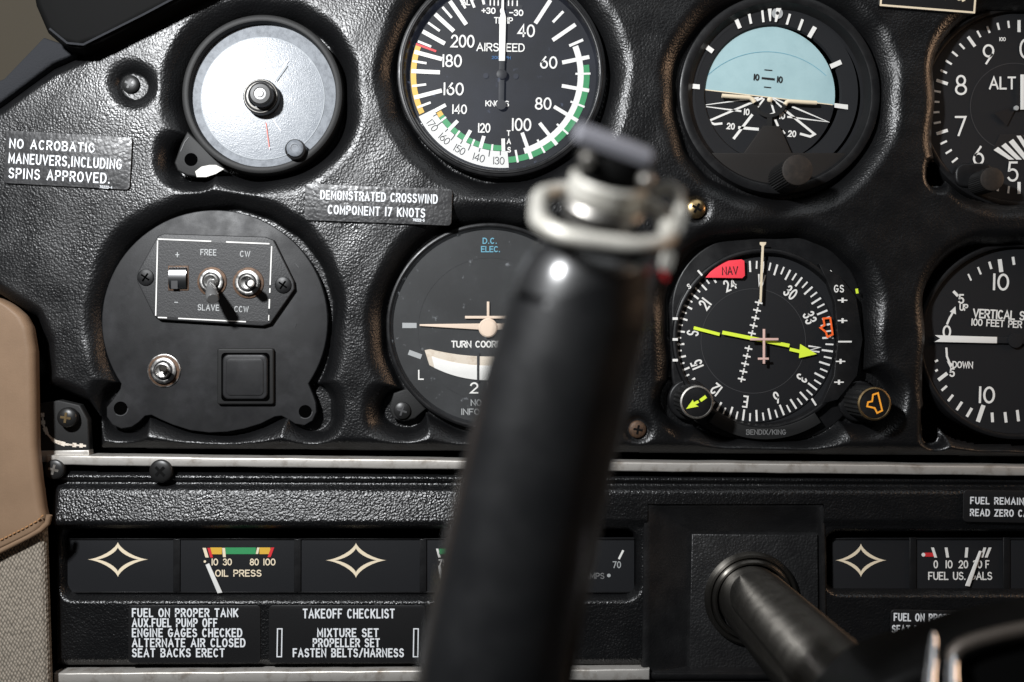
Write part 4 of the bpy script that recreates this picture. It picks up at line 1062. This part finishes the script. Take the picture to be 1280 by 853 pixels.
t, k, mb, cx, cy = gauge_face('oil_temperature_gauge', 529.3, 664.7, 673, 741, 'small temperature gauge with a green band, mostly hidden behind the grip')
par(545, 548, 686, 697, 3, 'white'); par(549, 600, 686, 693, 0, 'green'); mb.text('75', 553 - cx, 703.5 - cy, 8, 1.3, .5, 'white', .9); mb.build('dial', t)
mb = MB(k); mb.prism([(548 - cx, 707 - cy), (551 - cx, 706 - cy), (557 - cx, 740 - cy), (553 - cx, 741 - cy)], 3, 4, 'white_band', .3); mb.build('needle', t)
t, k, mb, cx, cy = gauge_face('ammeter_gauge', 665.3, 793, 673, 741, 'small amps gauge reading seventy, just right of the grip')
mb.stroke([(773.5 - cx, 699 - cy), (779 - cx, 688 - cy)], 2.6, .4, 'white'); mb.text('70', 771 - cx, 706 - cy, 8.4, 1.2, .5, 'grey_mark', .9); mb.text('AMPS', 743 - cx, 720 - cy, 7.6, 1.2, .5, 'dim_text', .9, width=25); mb.disc(761 - cx, 719.5 - cy, 2.3, .5, 'grey_mark', 14); mb.build('dial', t)
t, k, mb, cx, cy = gauge_face('fuel_gauge', 1141.3, 1257.7, 673, 738, 'small fuel quantity gauge marked in gallons with a white needle')
par(1155, 1167, 691, 696, 1, 'red'); mb.disc(1154 - cx, 693.5 - cy, 2.4, .6, 'white', 14)
for x, sh in ((1163.5, 4), (1180.5, 2), (1206.5, -1), (1229, -4), (1235.5, -5)): par(x, x + 3.6, 684.5, 697, sh, 'white', .7)
for s_, x, wd in (('0', 1169.5, None), ('10', 1186, 9), ('20', 1204, 12), ('30', 1221.5, 12), ('F', 1234, None)): mb.text(s_, x - cx, 705.5 - cy, 10, 1.5, .5, 'white', .8, .2, width=wd)
mb.text('FUEL US. GALS', 1200 - cx, 720 - cy, 10, 1.5, .5, 'white', .9, .22, width=80); mb.build('dial', t)
mb = MB(k); mb.prism([(1222.5 - cx, 688 - cy), (1225.5 - cx, 688.5 - cy), (1210.5 - cx, 732.5 - cy), (1205 - cx, 731.5 - cy)], 3, 4, 'white', .3); mb.build('needle', t)
t, k, mb, cx, cy = gauge_face('right_tank_gauge', 1258.3, 1380, 673, 738, 'plain dark gauge face cut off at the right edge beside the fuel gauge'); mb.build('dial', t)

# ------------------------------------------------------------------ column housing, shaft, yoke
hb = bpy.data.objects.new('column_bay', None); link(hb)
hb.location = Vector((-CX * S, 0, CY * S))
tag(hb, 'recessed black textured bay with a collar that the control shaft passes through', 'column bay')
FD = -34
def rounded_ring(q4, r, n=5):
    out = []
    P = [Vector(a) for a in q4]
    for i in range(4):
        a, b, c_ = P[(i - 1) % 4], P[i], P[(i + 1) % 4]
        u = b + (a - b).normalized() * r; v = b + (c_ - b).normalized() * r
        for j in range(n + 1):
            f = j / n; out.append(tuple(u * (1 - f) ** 2 + b * 2 * f * (1 - f) + v * f * f))
    return out
o4 = [W(803, 623, -9), W(1032, 624, -9), W(1035, 850, -9), W(801, 850, -9)]
p4 = [W(806, 626, -3.4), W(1030, 627, -3.4), W(1033, 847, -3.4), W(804, 847, -3.4)]
q4 = [W(810, 630, -3.2), W(1027.5, 631, -3.2), W(1029, 843, -3.2), W(808, 843, -3.2)]
r4 = [W(814, 634, -5.5), W(1026, 635, -5.5), W(1027, 841, -5.5), W(812, 841, -5.5)]
f4 = [W(861, 664, FD), W(1023, 665, FD), W(1025, 838, FD), W(858, 838, FD)]
rings = [rounded_ring(o4, 14), rounded_ring(p4, 13), rounded_ring(q4, 12), rounded_ring(r4, 10), rounded_ring(f4, 5)]
mb = MB(); vs = [v for r_ in rings for v in r_]; n = len(rings[0])
fs = [[i * n + j, (i + 1) * n + j, (i + 1) * n + (j + 1) % n, i * n + (j + 1) % n] for i in range(len(rings) - 1) for j in range(n)]
fs.append([(len(rings) - 1) * n + j for j in range(n)])
mb.add(vs, fs, 'bay_plastic'); mb.build('recess_wall', hb, 50)
mb = MB(); mb.prism([W(864, 667, FD)[:2], W(1021, 668, FD)[:2], W(1023, 836, FD)[:2], W(861, 836, FD)[:2]], FD - 1, FD + 4, 'bay_floor', 1.6); mb.build('mounting_plate', hb)
DB = FD + 4
sx_, sy_, _ = W(939, 748, DB)
mb = MB(); mb.lathe(sx_, sy_, [(60, DB - 2), (60, DB + 5), (57, DB + 9), (54, DB + 9), (52.5, DB + 5), (51.5, DB + 5), (51, DB + 11), (48.5, DB + 13), (46, DB + 12), (45.5, DB - 2)], 'shaft_metal', 72); mb.build('shaft_collar', hb)

yk = bpy.data.objects.new('control_yoke', None); link(yk); yk.location = B(0, 0, 0)
yk.location = Vector((-CX * S, 0, CY * S))
tag(yk, 'black control yoke with blurred upright grip and steel shaft in front of the dials', 'control yoke')
SA, SB = Vector((sx_, sy_, DB - 8)), Vector((926, 732, 470))
SAX = (SB - SA).normalized()
mb = MB(); mb.tube([SA, SA + SAX * 40, SA + SAX * 46, SB], [42.5, 42.5, 43.5, 43.5], 'shaft_metal', 64)
mb.build('shaft', yk, 60)
# half sleeve on the shaft with a rounded tongue
mb = MB(); vs = []; fs = []; rows = 34; cols = 18; L0 = 66.0; L1 = (SB - SA).length
e1 = Vector((1, 0, 0)); e1 = (e1 - SAX * e1.dot(SAX)).normalized(); e2 = SAX.cross(e1)
if e2.y < 0: e2 = -e2
for i in range(rows + 1):
    l = L0 + (L1 - L0) * (i / rows) ** 1.7
    g = min(1.0, (l - L0) / 60.0); span = max(0.4, 50 * math.sqrt(g * (2 - g)))
    for j in range(cols + 1):
        a = R(-118 + (-1 + 2 * j / cols) * span); rr = 46.0 if 0 < j < cols and i > 0 else 43.2
        vs.append(tuple(SA + SAX * l + e1 * rr * math.cos(a) + e2 * rr * math.sin(a)))
for i in range(rows):
    for j in range(cols): fs.append([i * (cols + 1) + j, i * (cols + 1) + j + 1, (i + 1) * (cols + 1) + j + 1, (i + 1) * (cols + 1) + j])
mb.add(vs, fs, 'shaft_metal'); mb.build('shaft_sleeve', yk)
# hub
HD = 500
mb = MB(); hubp = [(1010, 868), (1034, 838), (1058, 815), (1086, 800), (1120, 789), (1154, 779), (1190, 766), (1235, 757), (1290, 750), (1380, 752), (1480, 780), (1530, 860), (1520, 1020), (1400, 1090), (1200, 1100), (1050, 1040), (1004, 960), (998, 905)]
def smooth_loop(pts, n=5):
    out = []; m_ = len(pts)
    for i in range(m_):
        p0, p1, p2, p3 = [Vector(pts[(i + j - 1) % m_]) for j in range(4)]
        for j in range(n):
            t_ = j / n
            out.append(tuple(0.5 * (2 * p1 + (p2 - p0) * t_ + (2 * p0 - 5 * p1 + 4 * p2 - p3) * t_ ** 2 + (3 * p1 - p0 - 3 * p2 + p3) * t_ ** 3)))
    return out
mb.prism(smooth_loop([W(x, y, HD - 66)[:2] for x, y in hubp]), HD - 70, HD + 14, 'hub_black', 9); mb.build('hub', yk, 60)
mb = MB()
def cp(x, y, d=HD + 18): return W(x, y, d)
mb.tube([cp(1167, 792, HD + 8), cp(1167, 800, HD + 11), cp(1166, 815, HD + 16), cp(1165, 832, HD + 22), cp(1163, 848, HD + 30), cp(1162, 866, HD + 40), cp(1160, 960, HD + 60)], [1.5, 2.6, 3.6, 4.2, 4.4, 4.4, 4.4], 'chrome', 20); mb.build('chrome_clip', yk)
mb = MB()
mb.tube([cp(1186, 960, HD + 60), cp(1190, 866, HD + 40), cp(1190, 848, HD + 32), cp(1190, 832, HD + 24), cp(1192, 821, HD + 20), cp(1195, 814, HD + 19)], [5.2, 5.2, 5.0, 4.8, 4.4, 3.8], 'chrome', 20)
mb.tube([cp(1190, 826, HD + 20), cp(1194, 815, HD + 18), cp(1202, 808), cp(1220, 801), cp(1250, 793), cp(1290, 785), cp(1340, 779), cp(1400, 777)], 5.6, 'frame_dull', 20)
mb.build('chrome_frame', yk)
# grip
top = Vector(W(740, 321, 632)); bot = Vector(W(617, 856, 606))
u_ = (top - bot).normalized()
path = []; rad = []
low_pts = [Vector(W(1180, 1090, 500)), Vector(W(980, 1100, 510)), Vector(W(760, 1080, 520)), Vector(W(630, 1030, 530)), Vector(W(595, 960, 542))]
for q_ in low_pts: path.append(q_); rad.append(48)
N_ = 16
for i in range(N_ + 1):
    f = i / N_; c_ = bot + (top - bot) * f
    c_ += Vector((1, 0, 0)) * (-5.0 * math.sin(math.pi * f) * .8)
    path.append(c_); rad.append(50.5 + (44.0 - 50.5) * f)
path.pop(); rad.pop()
for a_ in (0, 12, 24, 36, 48, 60, 72, 84, 90): path.append(top + u_ * (-38 + 41 * math.sin(R(a_)))); rad.append(44.0 - 15 * (1 - math.cos(R(a_))))
path.append(top + u_ * 3.2); rad.append(1)
mb = MB(); mb.tube(path, rad, 'grip', 48); mb.build('grip', yk, 60)

# ------------------------------------------------------------------ switch clamped on top of the grip
ts = bpy.data.objects.new('talk_switch', None); link(ts)
ts.location = B(*W(741, 303, 638))
u_ = Vector((0.19, -0.87, 0.45)).normalized()
tag(ts, 'blurred metal push switch with grey rocker clamped on the grip top', 'switch')
ex_ = (Vector((1, 0.10, 0)) - u_ * Vector((1, 0.10, 0)).dot(u_)).normalized()
ey_ = u_.cross(ex_); 
if ey_.z < 0: ey_ = -ey_
Bm = Matrix(((ex_.x, ey_.x, u_.x), (ex_.y, ey_.y, u_.y), (ex_.z, ey_.z, u_.z)))
mb = MB(basis=Bm)
loop = rrect(-37, -44, 41, 43, 29, 8)
mb.tube([(x, y, 17 + .06 * x) for x, y in loop + loop[:2]], 5.2, 'clamp_metal', 14); mb.build('clamp_loop', ts)
mb = MB(basis=Bm); mb.lathe(2, -3, [(30, -12), (31, 4), (30, 8), (24, 10)], 'black_dark', 40); mb.build('base_plate', ts)
mb = MB(basis=Bm); mb.lathe(2, -9, [(22, 9), (22, 17), (24, 18), (25, 21), (23.5, 23)], 'steel_dull', 48); mb.lathe(2, -9, [(22.5, 23), (23, 26), (24, 27), (24, 37), (22, 39), (19, 38), (19, 30)], 'clamp_metal', 48); mb.build('switch_cup', ts)
mb = MB(basis=Bm); mb.lathe(2, -9, [(18.5, 30), (18.5, 41), (23, 44), (23, 53), (20, 57), (0, 57)], 'black_dark', 40, 1.0, .8); mb.build('switch_body', ts)
mb = MB(basis=Bm @ Matrix.Rotation(R(9), 3, 'Y')); mb.prism(rrect(-35, -12, 13, 8, 3), 57, 64, 'rocker_grey', 2); mb.build('rocker', ts)
for x in (-15, 21):
    mb = MB(basis=Bm); mb.tube([(x, 2, 50 - x * .16), (x, 9, 50 - x * .16), (x, 12, 50 - x * .16)], [5.0, 5.0, 3.0], 'steel_dull', 20); mb.build('rivet', ts)
mb = MB(basis=Bm); mb.prism([(42, 0), (48, 0), (48, 15), (42, 15)], -3, 36, 'clamp_metal', 1); mb.build('side_strap', ts)
mb = MB(basis=Bm); mb.prism([(44, 8), (48, 8), (48, 13), (44, 13)], -10, -3.2, 'red', .8); mb.build('red_tip', ts)
mb = MB(basis=Bm); mb.tube([(30, -16, 34), (38, -14, 40), (44, -8, 39), (45, 0, 34)], 3.6, 'clamp_metal', 14); mb.build('clamp_ear', ts)
mb = MB(basis=Bm); mb.tube([(39, -18, -38), (43, -16, -37), (46, -16, -37)], 2.6, 'lime', 10); o = mb.build('green_wire', ts)
